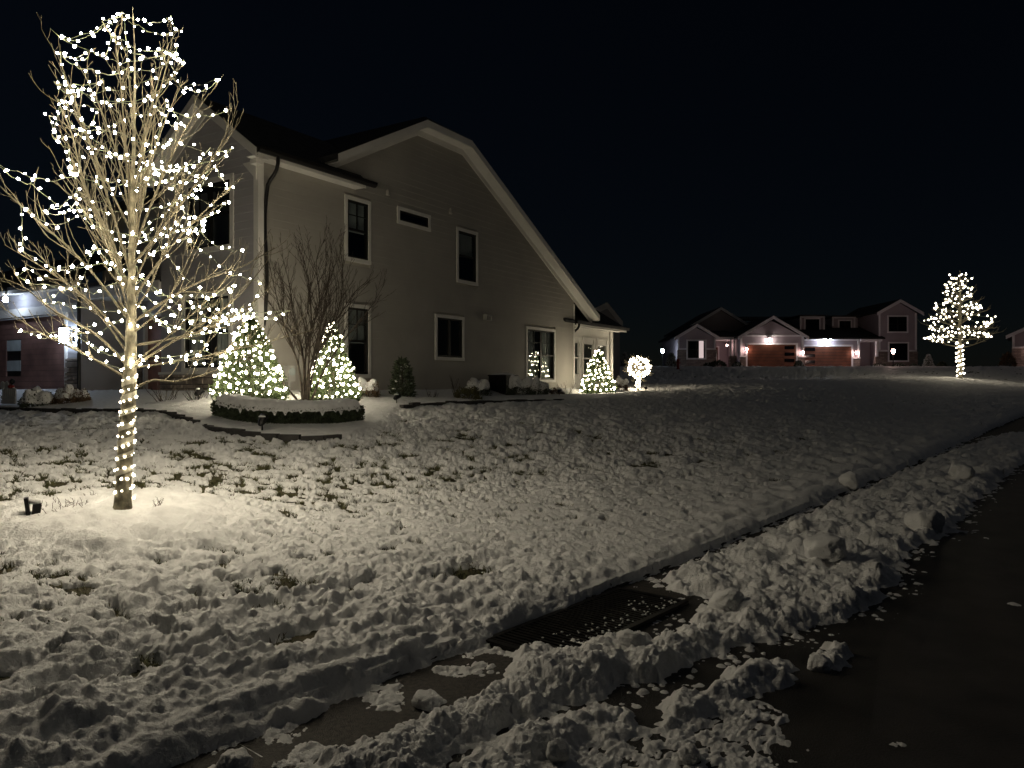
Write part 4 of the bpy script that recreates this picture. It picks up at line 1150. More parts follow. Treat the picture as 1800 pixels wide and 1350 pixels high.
# air conditioner with snow
x, y = gnd(884, 698); y += .5; z = float(terrain(x, y))
ac = thing('air_conditioner', 'dark boxy air conditioner with a notch of snow on its top', 'air conditioner', (x, y, z), HA)
b = MB(); b.box(-.33, .33, -.33, .33, .05, .58); b.build('cabinet', MAT['iron'], ac)
b = MB(); b.box(-.40, .40, -.40, .40, -.05, .05); b.build('pad', MAT['concrete'], ac)
for q in range(6):
    b = MB(); b.box(-.32, .32, -.355, -.332, .12 + q * .075, .15 + q * .075); b.build('louver', MAT['black'], ac)
b = MB(); b.box(-.35, .35, -.35, .35, .58, .62); b.build('top_cover', MAT['black'], ac)
b = MB(); b.add([(-.34 + .68 * i_ / 8, -.34 + .68 * j_ / 8, .622 + .08 * max(0, math.sin(PI * i_ / 8) * math.sin(PI * j_ / 8)) ** .5 * (1 - .8 * math.exp(-((i_ - 3.) / 1.2) ** 2))) for i_ in range(9) for j_ in range(9)],
                [(i_ * 9 + j_, i_ * 9 + 9 + j_, i_ * 9 + 10 + j_, i_ * 9 + j_ + 1) for i_ in range(8) for j_ in range(8)]); b.build('snow_cap', MAT['snow'], ac, smooth=True)

def spot(px, py, label, s=1.0, rz=0.0, tilt=.5):
    x, y = gnd(px, py); z = sz(x, y)
    t = thing('garden_spotlight', label, 'spotlight', (x, y, z), rz, 'unlit garden spotlights')
    b = MB(); b.tube([(0, 0, -.08), (0, 0, .10 * s)], .012 * s, 6); b.build('stake', MAT['black'], t)
    b = MB(); c, sn = math.cos(tilt), math.sin(tilt)
    b.tube([(-.075 * s * c, 0, .13 * s - .075 * s * sn), (-.03 * s * c, 0, .13 * s - .03 * s * sn), (.09 * s * c, 0, .13 * s + .09 * s * sn)], [.03 * s, .05 * s, .058 * s], 10, True); b.build('housing', MAT['black'], t, smooth=False)
    b = MB(); b.lathe([(.055 * s, -.01), (.045 * s, .012), (.015 * s, .022)], (0, 0, .19 * s), 9); b.build('snow_cap', MAT['snow'], t, smooth=True)
spot(461, 766, 'black garden spotlight in front of the hedge', 1.15, 1.2, 1.0)
spot(349, 711, 'small black spotlight left of the broad lit evergreen', 1.1, .6, .7)
spot(697, 716, 'snow-topped spotlight at the corner of the side bed', 1.0, .9, .5)
spot(983, 701, 'tiny spotlight near the leafless shrub by the downspout', 1.0, 1.2, .4)
spot(1135, 692, 'tiny dark spotlight right of the ball tree', 1.0, 1.5, .4)

# meter by the corner
p_ = house_xy(.75, -.16); mt = thing('utility_meter', 'pale grey utility meter on the side wall by the corner', 'meter', (p_[0], p_[1], PAD), HA)
b = MB(); b.box(-.11, .11, -.05, .12, .30, .66); b.build('meter_box', MAT['greybox'], mt)
b = MB(); b.tube([(0, .03, -.1), (0, .03, .32)], .03, 8); b.build('pipe', MAT['greybox'], mt)
b = MB(); b.lathe([(.085, -.02), (.085, .02)], (0, 0, 0), 14)
b.v[0] = b.v[0] @ np.array([[1, 0, 0], [0, 0, 1], [0, -1, 0]]).T + V3(0, -.06, .52); b.build('dial', MAT['frost'], mt)

# painted garden sign at the far left
x, y = gnd(16, 719); z = sz(x, y) - .02
gs_ = thing('garden_sign', 'weathered grey picket garden sign with two round rosettes by the garage', 'sign', (x, y, z), HA - PI / 2)
for q in range(7):
    b = MB(); b.box(-.30 + q * .088, -.222 + q * .088, -.012, .012, .05, .40 + .02 * (q % 2)); b.build('picket', MAT['greybox'], gs_)
for zz in (.06, .15):
    b = MB(); b.box(-.31, .32, -.03, -.013, zz, zz + .07); b.build('rail', MAT['greybox'], gs_)
for xx in (-.24, -.05):
    b = MB(); b.lathe([(.09, -.02), (.10, .0), (.03, .03)], (0, 0, 0), 12); b.v[0] = b.v[0] @ np.array([[1, 0, 0], [0, 0, 1], [0, -1, 0]]).T + V3(xx, -.02, .46); b.build('rosette', MAT['curtain'], gs_)
b = MB(); b.lathe([(.02, 0), (.05, .04), (.055, .09), (.02, .13)], (.16, -.01, .48), 9); b.build('finial', MAT['black'], gs_)
b = MB(); b.lathe([(.03, 0), (.07, .03), (.06, .07), (.01, .1)], (.12, -.01, .39), 9); b.build('bow', MAT['hydrant'], gs_)

# stake, dry stems around the lawn tree
x, y = gnd(57, 928); z = sz(x, y)
t = thing('landscape_light', 'black square landscape lamp half buried at the edge of the tree ring', 'lamp', (x, y, z - .02), .5)
b = MB(); b.obox((-.035, 0, .07), (.028, .09, .15), 0, 0, -.12); b.build('shield', MAT['black'], t)
b = MB(); b.obox((.03, 0, .05), (.06, .07, .09), 0, 0, .1); b.build('lamp_body', MAT['black'], t)
b = MB(); b.lathe([(.045, -.01), (.04, .02), (.01, .035)], (.015, 0, .105), 9); b.build('snow_cap', MAT['snow'], t, smooth=True)
def stems(px, py, n, H, R, label):
    x, y = gnd(px, py); z = sz(x, y); t = thing('dry_perennial', label, 'plant', (x, y, z - .02), 0, 'dried stems in the tree ring')
    for q in range(n):
        mb = MB(); ramify(mb, wander((rng.normal(0, R), rng.normal(0, R), 0), rng.normal(0, .35, 3) + V3(0, 0, 1), H * rng.uniform(.4, 1.0), 6, .0, .28), .0022, .0013, 0, dummy, (60, 5), lmul=.22, rmin=.0013, maxlevel=1, k=(3, 3, 3, 3), minlen=.02, spread=1.1)
        mb.build('stem', MAT['drystem'], t)
stems(112, 920, 26, .13, .11, 'clump of dried brown stems beside the black landscape lamp')
stems(278, 918, 9, .13, .02, 'small dried tuft right of the lawn tree trunk')
stems(158, 897, 6, .07, .03, 'few short dried twigs left of the lawn tree trunk')

# ------------------------------------------------------------------ kerb: drain grate and loose snow chunks
gx0, gy0 = xy((GR_R0 + GR_R1) / 2, (GR_S0 + GR_S1) / 2); gz0 = float(road_z((GR_S0 + GR_S1) / 2))
ga = math.atan2(.768, .64)
gt_ = thing('drain_grate', 'black cast-iron storm drain grate at the kerb', 'drain grate', (gx0, gy0, gz0 + .004), ga)
Ls, Lr = GR_S1 - GR_S0, GR_R1 - GR_R0
b = MB(); b.box(-Ls / 2, Ls / 2, -Lr / 2, Lr / 2, -.006, .000); b.build('pit_shade', MAT['pit_shade'], gt_)  # flat black plate, the dark hollow under the bars put into its colour
b = MB(); b.box(-Ls / 2, Ls / 2, -Lr / 2, -Lr / 2 + .04, .0005, .022); b.box(-Ls / 2, Ls / 2, Lr / 2 - .04, Lr / 2, .0005, .022); b.box(-Ls / 2, -Ls / 2 + .04, -Lr / 2 + .04, Lr / 2 - .04, .0005, .021); b.box(Ls / 2 - .04, Ls / 2, -Lr / 2 + .04, Lr / 2 - .04, .0005, .021); b.build('frame', MAT['iron'], gt_)
nbar = int((Ls - .1) / .042); bm_ = MB(); bm_.obox((0, 0, .0105), (.020, Lr - .08, .019)); bmesh_ = bm_.mesh('bar', MAT['iron'])
for q in range(nbar):
    o = bpy.data.objects.new('bar', bmesh_); COL.objects.link(o); o.parent = gt_; o.location = (-Ls / 2 + .06 + q * .042, 0, 0)
b = MB()
for q in range(90):
    xx = rng.uniform(-Ls / 2 + .05, Ls / 2 - .05); yy = -Lr / 2 + .05 + abs(rng.normal(0, .13)); s = rng.uniform(.004, .013)
    if yy < Lr / 2 - .04: b.lathe([(s * .8, .0), (s, s * .3), (s * .5, s * .7), (.001, s * .8)], (xx, yy, .02), 6)
b.build('snow_crumbs', MAT['snow'], gt_, smooth=True, kind='stuff')

def ico(sub):
    import bmesh
    bm = bmesh.new(); bmesh.ops.create_icosphere(bm, subdivisions=sub, radius=1.0)
    V = np.array([v.co for v in bm.verts]); F = np.array([[v.index for v in f.verts] for f in bm.faces]); bm.free(); return V, F
IV, IF = ico(4)
def chunk(px, py, rpx, label, squash=.75, seed=0):
    x, y = gnd(px, py, .05); r = rpx * y / FPX; z = sz(x, y)
    rr, ss = rs(x, y)
    if rr > 0: z = float(road_z(ss)) - .01 * rr + max(0, float(snow_depth(np.array([x]), np.array([y]))[0]))
    n = .22 * perlin(IV[:, 0] * 1.3 + seed, IV[:, 1] * 1.3 + IV[:, 2] * 1.1, seed % 40) + .12 * perlin(IV[:, 0] * 3 + seed, IV[:, 2] * 3 - IV[:, 1] * 2, seed % 40 + 3) + .09 * perlin(IV[:, 0] * 6 + seed, IV[:, 2] * 6 + IV[:, 1] * 5, seed % 40 + 5) + .05 * perlin(IV[:, 0] * 14 + seed, IV[:, 2] * 13 + IV[:, 1] * 12, seed % 40 + 7)
    V = IV * (1 + n)[:, None]; V = np.clip(V, -.86, .86) * r; V[:, 2] *= squash
    b = MB(); b.add(V @ np.array(Euler((rng.normal(0, .3), rng.normal(0, .3), rng.uniform(0, 6))).to_matrix()).T, IF)
    b.build('snow_chunk', MAT['snow'], None, smooth=True, loc=(x, y, z + r * squash * .45), label=label, cat='snow', group='loose chunks of plowed snow')
chunk(1278, 1068, 32, 'blocky snow chunk standing on the bank right of the drain grate', .8, 1)
chunk(752, 1222, 28, 'wedge of snow lying alone in the wet gutter', .55, 2)
chunk(1492, 848, 17, 'round snow lump at the edge of the lawn near the plowed bank', .9, 3)
chunk(1406, 934, 17, 'upright rounded snow lump beside the narrow gutter gap', 1.0, 4)
chunk(1450, 988, 38, 'largest snow boulder in the middle of the plowed bank', .62, 5)
chunk(1625, 930, 30, 'big snow lump at the road side of the plowed bank', .85, 6)
chunk(1212, 1318, 20, 'pointed snow lump on the thin tyre-marked snow', 1.0, 7)
chunk(980, 1322, 22, 'pointed snow lump in the nearest snow ridge', 1.0, 8)
chunk(1540, 1010, 10, 'small snow ball at the tip of a strip reaching onto the road', .9, 9)
chunk(1690, 842, 22, 'rounded snow lump far along the plowed bank', .8, 10)
chunk(412, 1345, 30, 'snow lump at the bottom edge beside the wet gutter', 1.0, 11)
chunk(1110, 1140, 24, 'flat-topped snow block on the bank just below the grate', .6, 12)
chunk(1440, 1160, 22, 'isolated snow lump on the dark road in front of the bank', .7, 13)

# ------------------------------------------------------------------ houses across the street
FY = 76.0
FX0 = (1400 - 900) / FPX * FY; FZ0 = 3.0
KF = FY / FPX
fa = lambda px: (px - 1400) * KF
fzz = lambda py: EYE + (675 - py) * KF - FZ0
def far_house():
    H = thing('far_duplex', 'distant low duplex with two lit wooden garage doors and several gables', 'house', (FX0, FY, FZ0))
    def vol(name, x0, x1, ytop, d0, d1, m, peak=None, parent=H):
        b = MB(); a0, a1, zt = fa(x0), fa(x1), fzz(ytop)
        if peak: b.prism([(a0, d0, -.3), (a1, d0, -.3), (a1, d0, zt), (fa(peak[0]), d0, fzz(peak[1])), (a0, d0, zt)], (0, d1 - d0, 0))
        else: b.box(a0, a1, d0, d1, -.3, zt)
        return b.build(name, m, parent)
    def gable(x0, x1, ye, xp, yp, d0, d1, sides=(0, 1)):
        b = MB(); ov = .4
        for k, x in ((0, x0), (1, x1)):
            if k not in sides: continue
            b.prism([(fa(x), d0 - ov, fzz(ye)), (fa(xp), d0 - ov, fzz(yp)), (fa(xp), d1, fzz(yp)), (fa(x), d1, fzz(ye))], (0, 0, -.14))
        r = b.build('roof', MAT['roof'], H)
        for k, x in ((0, x0), (1, x1)):
            if k not in sides: continue
            b = MB(); b.beam((fa(x), d0 - ov - .05, fzz(ye) - .02), (fa(xp), d0 - ov - .05, fzz(yp) - .02), (0, .05, 0), (0, 0, -.32)); b.build('rake_board', MAT['trim_far'], r)
        return r
    def strip(x0, x1, y0, y1, d, nm='trim_board', m='trim_far', t=.06):
        b = MB(); b.box(fa(x0), fa(x1), d - t, d + .01, fzz(y1), fzz(y0)); return b.build(nm, MAT[m], H)
    def win(x0, x1, y0, y1, d, grid=(2, 2), lit=None):
        a0, a1, z0, z1 = fa(x0), fa(x1), fzz(y1), fzz(y0); t = .14
        b = MB(); b.box(a0, a1, d - .07, d, z1 - t, z1); b.box(a0, a1, d - .07, d, z0, z0 + t); b.box(a0, a0 + t, d - .068, d, z0 + t, z1 - t); b.box(a1 - t, a1, d - .068, d, z0 + t, z1 - t)
        o = b.build('window', MAT['trim_far'], H)
        b = MB(); i0, i1, k0, k1 = a0 + t, a1 - t, z0 + t, z1 - t
        b.box(i0, i1, d - .04, d - .002, k0, k0 + .05); b.box(i0, i1, d - .04, d - .002, k1 - .05, k1); b.box(i0, i0 + .05, d - .039, d - .002, k0 + .01, k1 - .01); b.box(i1 - .05, i1, d - .039, d - .002, k0 + .01, k1 - .01)
        for q in range(1, grid[0]): c = i0 + (i1 - i0) * q / grid[0]; b.box(c - .06, c + .06, d - .042, d - .002, k0, k1)
        for q in range(1, grid[1]): c = k0 + (k1 - k0) * q / grid[1]; b.box(i0, i1, d - .038, d - .002, c - .03, c + .03)
        b.build('sash', MAT['frame'], o)
        b = MB(); b.box(i0, i1, d - .02, d - .004, k0, k1); b.build('pane', mat_dark, o)
        if lit:
            b = MB(); n = 10; xs = np.linspace(fa(lit[0]), fa(lit[1]), n)
            b.add([(x, d - .05 - .008 * (q_ % 2), z) for z in (k0, k1) for q_, x in enumerate(xs)], [(q_, q_ + 1, n + q_ + 1, n + q_) for q_ in range(n - 1)]); b.build('lit_curtain', LAMP['lit'], o)
        return o
    # left bay
    vol('left_bay_wall', 1191, 1258, 594, 0, 8, MAT['siding_far'], (1224, 576)); gable(1184, 1264, 593, 1224, 569, 0, 8)
    for x in (1191, 1255): strip(x, x + 3, 594, 612, 0)
    strip(1191, 1258, 612, 615, 0); strip(1190, 1259, 615, 662, -.02, 'stone_base', 'stone_far', .1)
    win(1206, 1241, 597, 632, -.06 - .05, (2, 2), (1228, 1236))
    # tall gable behind
    vol('rear_gable_wall', 1226, 1352, 575, 5, 14, MAT['siding_far'], (1290, 536)); gable(1216, 1362, 575, 1290, 531, 5, 14)
    # porch
    vol('porch_back_wall', 1256, 1296, 592, 3, 9, MAT['siding_far']); b = MB(); b.box(fa(1258), fa(1296), -.2, 3.2, fzz(597), fzz(591)); b.build('porch_beam', MAT['trim_far'], H)
    b = MB(); b.prism([(fa(1256), -.4, fzz(591)), (fa(1298), -.4, fzz(591)), (fa(1298), 5, fzz(575)), (fa(1256), 5, fzz(575))], (0, 0, -.1)); b.build('porch_roof', MAT['roof'], H)
    b = MB(); b.box(fa(1263), fa(1276), 2.93, 2.99, -.1, fzz(608)); dr = b.build('front_door', MAT['wood_far'], H)
    b = MB(); b.box(fa(1265.5), fa(1273.5), 2.915, 2.935, fzz(643), fzz(612)); b.build('door_glass', LAMP['lit'], dr)
    b = MB(); b.box(fa(1261), fa(1263), 2.9, 3, 0, fzz(606)); b.box(fa(1276), fa(1278.5), 2.9, 3, 0, fzz(606)); b.box(fa(1263), fa(1276), 2.9, 3, fzz(608), fzz(606)); b.build('door_frame', MAT['trim_far'], dr)
    b = MB(); aa = np.linspace(0, 2 * PI, 17); b.tube([(fa(1269.5) + .22 * math.cos(t), 2.88, fzz(616) + .22 * math.sin(t)) for t in aa], .06, 6); b.build('wreath', MAT['wreath'], dr)
    for x in (1283, 1289):
        b = MB(); b.box(fa(x), fa(x + 2.4), -.1, .12, fzz(626), fzz(596)); b.build('porch_column', MAT['trim_far'], H)
        b = MB(); b.box(fa(x - 1.5), fa(x + 4), -.2, .22, -.1, fzz(626)); b.build('column_base', MAT['stone_far'], H)
    # garage wings
    def garage(x0, x1, d, dx0, dx1, dy0, dy1, pane_side):
        b = MB(); b.box(fa(dx0), fa(dx1), d - .02, d + .02, -.1, fzz(dy0)); gd = b.build('garage_door', MAT['frame'], H)
        n = 8; zt = fzz(dy0)
        for q in range(n):
            b = MB(); b.box(fa(dx0) + .02, fa(dx1) - .02, d - .06, d - .021, -.1 + (zt + .1) * q / n + .012, -.1 + (zt + .1) * (q + 1) / n - .012); b.build('plank', MAT['wood_far'], gd)
        for q in range(3):
            c = zt - .3 - q * .62; p0 = dx0 + 2 if pane_side < 0 else dx1 - 20
            b = MB(); b.box(fa(p0), fa(p0 + 17), d - .075, d - .058, c - .16, c + .16); b.build('door_pane', mat_dark, gd)
        b = MB(); b.box(fa(dx0 - 3), fa(dx0), d - .08, d, -.1, zt + .17); b.box(fa(dx1), fa(dx1 + 3), d - .08, d, -.1, zt + .17); b.box(fa(dx0), fa(dx1), d - .08, d, zt, zt + .17); b.build('door_trim', MAT['trim_far'], gd)
    vol('garage_wall', 1294, 1405, 594, -1.2, 8, MAT['siding_far'], (1350, 566)); gable(1289, 1411, 593, 1350, 557, -1.2, 8)
    strip(1296, 1403, 590, 593, -1.2); strip(1295, 1298, 593, 628, -1.2); strip(1401, 1405, 593, 628, -1.2)
    for x0, x1 in ((1294, 1304), (1395, 1406)): strip(x0, x1, 628, 662, -1.2, 'stone_base', 'stone_far', .12); strip(x0 - .5, x1 + .5, 626, 628.5, -1.2, t=.16)
    garage(1294, 1405, -1.22, 1307, 1391, 607, 650, 1)
    vol('garage_wall', 1405, 1510, 596, 0, 8, MAT['siding_far']); strip(1405, 1510, 595, 599, 0); strip(1507, 1511, 599, 630, 0)
    for x0, x1 in ((1404, 1411), (1499, 1511)): strip(x0, x1, 630, 662, 0, 'stone_base', 'stone_far', .12); strip(x0 - .5, x1 + .5, 628, 630.5, 0, t=.16)
    garage(1405, 1510, -.02, 1413, 1496, 609, 650, -1)
    b = MB(); b.prism([(fa(1400), -.5, fzz(594)), (fa(1552), -.5, fzz(594)), (fa(1552), 9, fzz(545)), (fa(1390), 9, fzz(545))], (0, 0, -.15)); mr = b.build('main_roof', MAT['roof'], H)
    b = MB(); b.box(fa(1258), fa(1560), 9, 14, -.1, fzz(560)); b.build('rear_wall', MAT['siding_far'], H)
    b = MB(); b.prism([(fa(1340), 8.8, fzz(548)), (fa(1560), 8.8, fzz(548)), (fa(1545), 12, fzz(538)), (fa(1355), 12, fzz(538))], (0, 0, -.2)); b.build('ridge_roof', MAT['roof'], H)
    # dormers
    vol('dormer_wall', 1428, 1472, 553, 3.2, 8, MAT['siding_far']); strip(1427, 1473, 551, 553.5, 3.2); strip(1427, 1430, 553, 581, 3.2); strip(1470, 1473, 553, 581, 3.2); win(1435, 1465, 554, 579, 3.2, (1, 1))
    b = MB(); b.box(fa(1424), fa(1477), 2.8, 8.5, fzz(551), fzz(549)); b.build('dormer_roof', MAT['roof'], H)
    vol('dormer_wall', 1493, 1540, 553, 4, 8, MAT['siding_far']); strip(1492, 1536, 551, 553.5, 4); strip(1492, 1495, 553, 568, 4); strip(1532, 1535, 553, 582, 4); win(1503, 1529, 556, 580, 4, (2, 1))
    b = MB(); b.box(fa(1489), fa(1545), 3.5, 9, fzz(551), fzz(549)); b.build('dormer_roof', MAT['roof'], H)
    # second entry
    vol('entry_wall', 1510, 1546, 596, 2, 8, MAT['siding_far']); b = MB(); b.box(fa(1511), fa(1549), -.25, 2.2, fzz(600), fzz(595)); b.build('entry_beam', MAT['trim_far'], H)
    b = MB(); b.box(fa(1512), fa(1525), 1.93, 1.99, -.1, fzz(608)); b.build('entry_door', MAT['frame'], H)
    b = MB(); b.box(fa(1539), fa(1542.5), -.2, .1, fzz(627), fzz(600)); b.build('entry_column', MAT['trim_far'], H); b = MB(); b.box(fa(1537), fa(1545), -.3, .2, -.1, fzz(627)); b.build('column_base', MAT['stone_far'], H)
    # right two-storey block
    vol('right_block_wall', 1546, 1613, 550, .2, 9, MAT['siding_far'], (1581, 531)); gable(1540, 1622, 549, 1581, 526, .2, 9)
    strip(1546, 1549, 550, 617, .2); strip(1610, 1613, 550, 617, .2); strip(1546, 1613, 615, 618, .2); strip(1545, 1614, 618, 662, .18, 'stone_base', 'stone_far', .1)
    win(1561, 1598, 554, 585, .2, (2, 2)); win(1561, 1598, 601, 636, .05, (1, 1))
    return H
mat_dark = mat('dark_glass', (.006, .006, .008), .12, .2)
far_house()

def simple_lamp(px, py, d, label, m, r=.095, name='wall_lamp', Y=FY):
    p = V3((px - 900) / FPX * Y, Y + d, EYE + (675 - py) / FPX * Y)
    t = thing(name, label, 'lamp', tuple(p), 0, 'outdoor lamps across the street')
    b = MB(); b.box(-r * .6, r * .6, r * .75, r * 1.3, -r * 1.2, r * 1.5); b.build('back_plate', MAT['black'], t)
    b = MB(); b.lathe([(r * .5, -r * 1.1), (r * .85, -r * .5), (r, r * .4), (r * .7, r)], k=8); b.build('lamp_glass', m, t)
    b = MB(); b.lathe([(r * 1.15, r * 1.0), (r * .8, r * 1.35), (r * .15, r * 1.6)], k=8); b.build('cap', MAT['black'], t)
simple_lamp(1305, 615, -1.45, 'glowing wall lantern at the left garage door across the street', LAMP['pink'])
simple_lamp(1402, 620, -1.45, 'glowing wall lantern between the two garage doors across the street', LAMP['pink'])
simple_lamp(1503, 620, -.32, 'glowing wall lantern right of the second garage door across the street', LAMP['pink'])
simple_lamp(1344, 599, -1.5, 'warm flood lamp over the left garage door across the street', LAMP['farflood2'], .15, 'flood_lamp')
simple_lamp(1448, 598, -.35, 'brilliant white flood lamp over the second garage door across the street', LAMP['farflood'], .15, 'flood_lamp')
simple_lamp(1458, 596.5, -.3, 'smaller bluish flood lamp right beside the brilliant one', LAMP['farblue'], .10, 'flood_lamp')
simple_lamp(1284, 606, 1.2, 'porch lamp inside the lit entry across the street', LAMP['pink'], .07, 'porch_lamp')
simple_lamp(1165, 617, 0, 'single bluish lamp shining left of the distant duplex', LAMP['farblue'], .17, 'yard_lamp')
p = V3((1165 - 900) / FPX * FY, FY + .2, 3)
lp = bpy.data.objects['yard_lamp']
b = MB(); b.box(-.05, .05, .12, .24, -3.2, .5); b.build('post', MAT['black'], lp)
# lamp post in the far front yard
Y = 66.0; x = (1570 - 900) / FPX * Y; z = float(terrain(x, Y))
t = thing('lamp_post', 'black post lantern in the yard of the distant duplex', 'lamp post', (x, Y, z))
hh = EYE + (675 - 618) / FPX * Y - z
b = MB(); b.tube([(0, 0, -.2), (0, 0, hh - .15)], .045, 8); b.build('post', MAT['black'], t)
b = MB(); b.lathe([(.06, hh - .17), (.12, hh - .1), (.14, hh + .1), (.10, hh + .18)], k=8); b.build('lantern_glass', LAMP['pink'], t)
b = MB(); b.lathe([(.17, hh + .19), (.10, hh + .27), (.02, hh + .34)], k=8); b.build('cap', MAT['black'], t)

def far_ever(px, py, wpx, hpx, Y, label, snow=True):
    x = (px - 900) / FPX * Y; z = EYE + (675 - py) / FPX * Y; R = wpx * Y / FPX / 2; Hh = hpx * Y / FPX
    t = cone_tree('snowy_evergreen', label, 'evergreen', (x, Y, min(z, float(terrain(x, Y)) + .02)), R, Hh, 1600, MAT['needle'], R * .35, .7, 'evergreens across the street')
    if snow:
        n = 900; u = rng.random(n); th = rng.uniform(0, 2 * PI, n); rr = R * (1 - u) ** .7 * np.minimum(1, .72 + u * 3) * 1.05
        b = MB(); leaves(b, np.stack([rr * np.cos(th), rr * np.sin(th), .05 + u * Hh], -1), np.stack([np.cos(th), np.sin(th), np.full(n, .2)], -1), R * .3, .8, .35); b.build('snow_dusting', MAT['snow'], t, kind='stuff')
far_ever(1180, 655, 22, 32, 68, 'snow-dusted conical evergreen left of the distant duplex')
far_ever(1098, 652, 18, 30, 68, 'snow-dusted conical evergreen seen between sunroom and ball tree')
far_ever(1632, 648, 16, 24, 72, 'snow-dusted evergreen right of the two-storey end of the duplex')

def far_shrub(px, py, w, h, label, snow=.6, Y=70.0, m='darkleaf'):
    x = (px - 900) / FPX * Y; k = Y / FPX; z = float(terrain(x, Y)); rx = w * k / 2; H = h * k + max(0, EYE + (675 - py) * k - z)
    t = thing('far_shrub', label, 'shrub', (x, Y, z), 0, 'shrubs across the street')
    n = 700; d = rng.normal(0, 1, (n, 3)); d /= np.linalg.norm(d, axis=1)[:, None]; d[:, 2] = np.abs(d[:, 2]); P = d * np.array([rx, rx * .7, H]) * rng.uniform(.75, 1, (n, 1))
    b = MB(); leaves(b, P, d, .2, .5, .6); b.build('foliage', MAT[m], t)
    if snow:
        b = MB(); NN, MM = 18, 7; c = []
        for i_ in range(MM):
            ph = i_ / (MM - 1) * PI * .5 * (.5 + .4 * snow)
            for j_ in range(NN):
                th = 2 * PI * j_ / NN; e = 1.05 + .12 * math.sin(3 * th + px) * math.sin(ph); c.append((rx * e * math.sin(ph) * math.cos(th), rx * .7 * e * math.sin(ph) * math.sin(th), H * 1.04 * math.cos(ph) + .03))
        b.add(c, [(i_ * NN + j_, i_ * NN + (j_ + 1) % NN, (i_ + 1) * NN + (j_ + 1) % NN, (i_ + 1) * NN + j_) for i_ in range(MM - 1) for j_ in range(NN)]); b.build('snow_cap', MAT['snow'], t, smooth=True)
far_shrub(1262, 650, 30, 14, 'dark shrubbery in front of the lit porch across the street', 0, 71)
far_shrub(1245, 652, 14, 9, 'small dark shrub left of the porch shrubbery across the street', .3, 70)
far_shrub(1296, 648, 18, 10, 'snow-covered shrub left of the first distant garage door', .9, 72)
far_shrub(1404, 645, 14, 10, 'snow-topped shrub between the two distant garage doors', .7, 72)
far_shrub(1545, 648, 26, 7, 'long snow-covered shrub below the distant two-storey block', .9, 71)
far_shrub(1580, 650, 24, 7, 'snow-topped shrub at the foot of the distant lamp post', .6, 71)
far_shrub(1606, 651, 16, 6, 'last low shrub at the right end of the distant duplex', .4, 71)
far_shrub(1656, 655, 14, 8, 'dark shrub behind the trunk of the distant lit tree', .0, 66)
far_shrub(1772, 650, 26, 26, 'tall brownish shrub at the right edge by the next house', 0, 66, 'brownleaf')

# hydrant
Y = 60.0; x = (1192 - 900) / FPX * Y; z = float(terrain(x, Y))
hy = thing('fire_hydrant', 'dark red fire hydrant on the far lawn left of the distant duplex', 'hydrant', (x, Y, z))
b = MB(); b.lathe([(.16, -.1), (.16, .06), (.11, .08), (.105, .62), (.14, .64), (.14, .70), (.12, .80), (.06, .88), (.03, .9)], k=12); b.build('barrel', MAT['hydrant'], hy, smooth=True)
for sx in (-1, 1):
    b = MB(); b.tube([(sx * .08, 0, .52), (sx * .19, 0, .52)], .05, 8, True); b.build('nozzle', MAT['hydrant'], hy)
b = MB(); b.tube([(0, -.08, .45), (0, -.2, .45)], .065, 8, True); b.build('pumper_nozzle', MAT['hydrant'], hy)

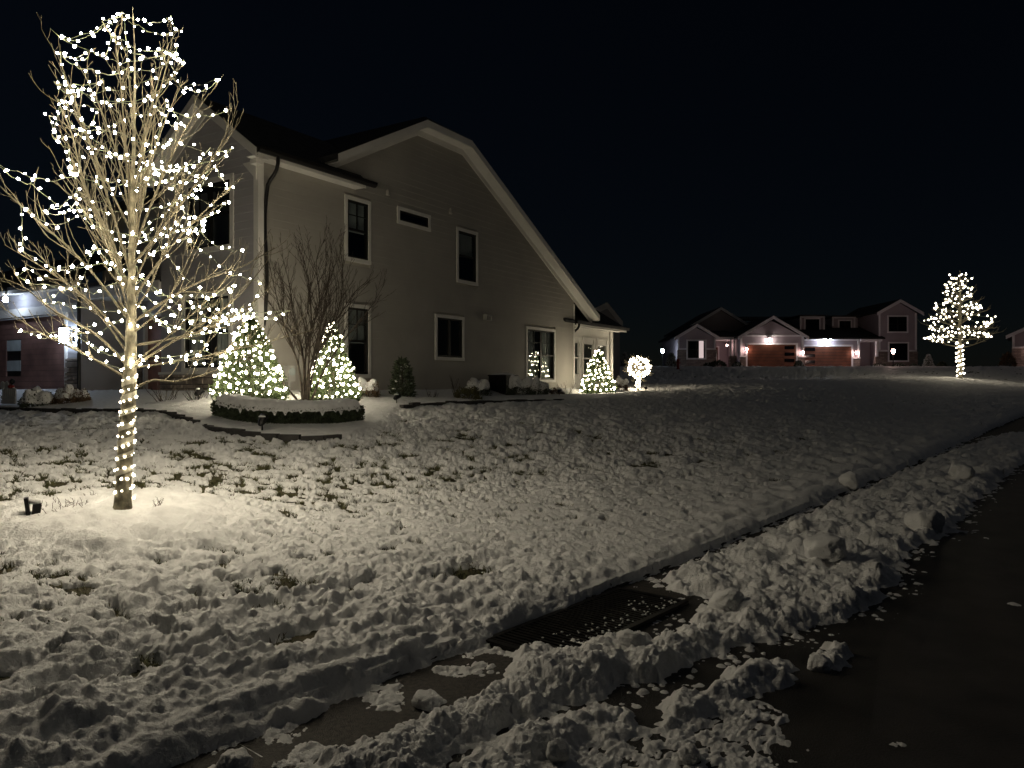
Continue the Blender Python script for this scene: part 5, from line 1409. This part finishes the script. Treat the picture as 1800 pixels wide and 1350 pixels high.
# neighbour's gable showing over the sunroom
Y = 52.0; k = Y / FPX; x = (1066 - 900) * k; z0 = 1.6
nh = thing('neighbour_house', 'neighbouring house whose pale gable edge shows over the sunroom roof', 'house', (x, Y, z0))
zp = EYE + (675 - 532) * k - z0
b = MB(); b.prism([(-7, 0, -.5), (.9, 0, -.5), (.9, 0, zp - 1.45), (0, 0, zp - .25), (-7, 0, zp - 6 * .5)], (0, 8, 0)); b.build('wall', MAT['siding_grey'], nh)
b = MB(); b.prism([(1.05, -.4, zp - 1.3), (0, -.4, zp), (0, 8, zp), (1.05, 8, zp - 1.3)], (0, 0, -.15)); b.prism([(-7.5, -.4, zp - 3.6), (0, -.4, zp), (0, 8, zp), (-7.5, 8, zp - 3.6)], (0, 0, -.15)); r_ = b.build('roof', MAT['roof'], nh)
b = MB(); b.beam((1.05, -.46, zp - 1.32), (0, -.46, zp - .02), (0, .05, 0), (0, 0, -.42)); b.build('rake_board', MAT['trim'], r_); b = MB(); b.beam((-7.5, -.46, zp - 3.62), (0, -.46, zp - .02), (0, .05, 0), (0, 0, -.42)); b.build('rake_board', MAT['trim'], r_)
# next house at the right edge
Y = 70.0; k = Y / FPX; x = (1800 - 900) * k; z0 = float(terrain(x, Y))
rh = thing('edge_house', 'dim house with white eave cut off at the right edge', 'house', (x, Y, z0), -.60)
e0 = (1783 - 1800) * k; ze = EYE + (675 - 587) * k - z0; zs = EYE + (675 - 611) * k - z0
b = MB(); b.prism([(e0, 0, -.5), (9, 0, -.5), (9, 0, ze), (4.2, 0, ze + 2.4), (e0, 0, ze)], (0, 9, 0)); b.build('wall', MAT['siding_far'], rh)
b = MB(); b.box(e0 - .05, 9, -.12, .0, -.5, zs); b.build('stone_base', MAT['stone_far'], rh)
b = MB(); b.box(e0 - .02, e0 + .18, -.08, .0, zs, ze); b.build('corner_board', MAT['trim_far'], rh)
b = MB(); b.box(e0 - .03, 9, -.14, -.08, zs - .05, zs + .1); b.build('belt_board', MAT['trim_far'], rh)
b = MB(); b.prism([(e0 - .5, -.4, ze - .1), (4.2, -.4, ze + 2.6), (4.2, 9, ze + 2.6), (e0 - .5, 9, ze - .1)], (0, 0, -.15)); b.prism([(9.5, -.4, ze - .1), (4.2, -.4, ze + 2.6), (4.2, 9, ze + 2.6), (9.5, 9, ze - .1)], (0, 0, -.15)); r_ = b.build('roof', MAT['roof'], rh)
b = MB(); b.beam((e0 - .5, -.46, ze - .12), (4.2, -.46, ze + 2.58), (0, .05, 0), (0, 0, -.32)); b.build('rake_board', MAT['trim_far'], r_)
Y2 = 69.6; xl = (1812 - 900) / FPX * Y2
simple_lamp(1812, 617, 0, 'wall lamp of the next house just past the right edge', LAMP['pink'], .12, 'wall_lamp', Y2)
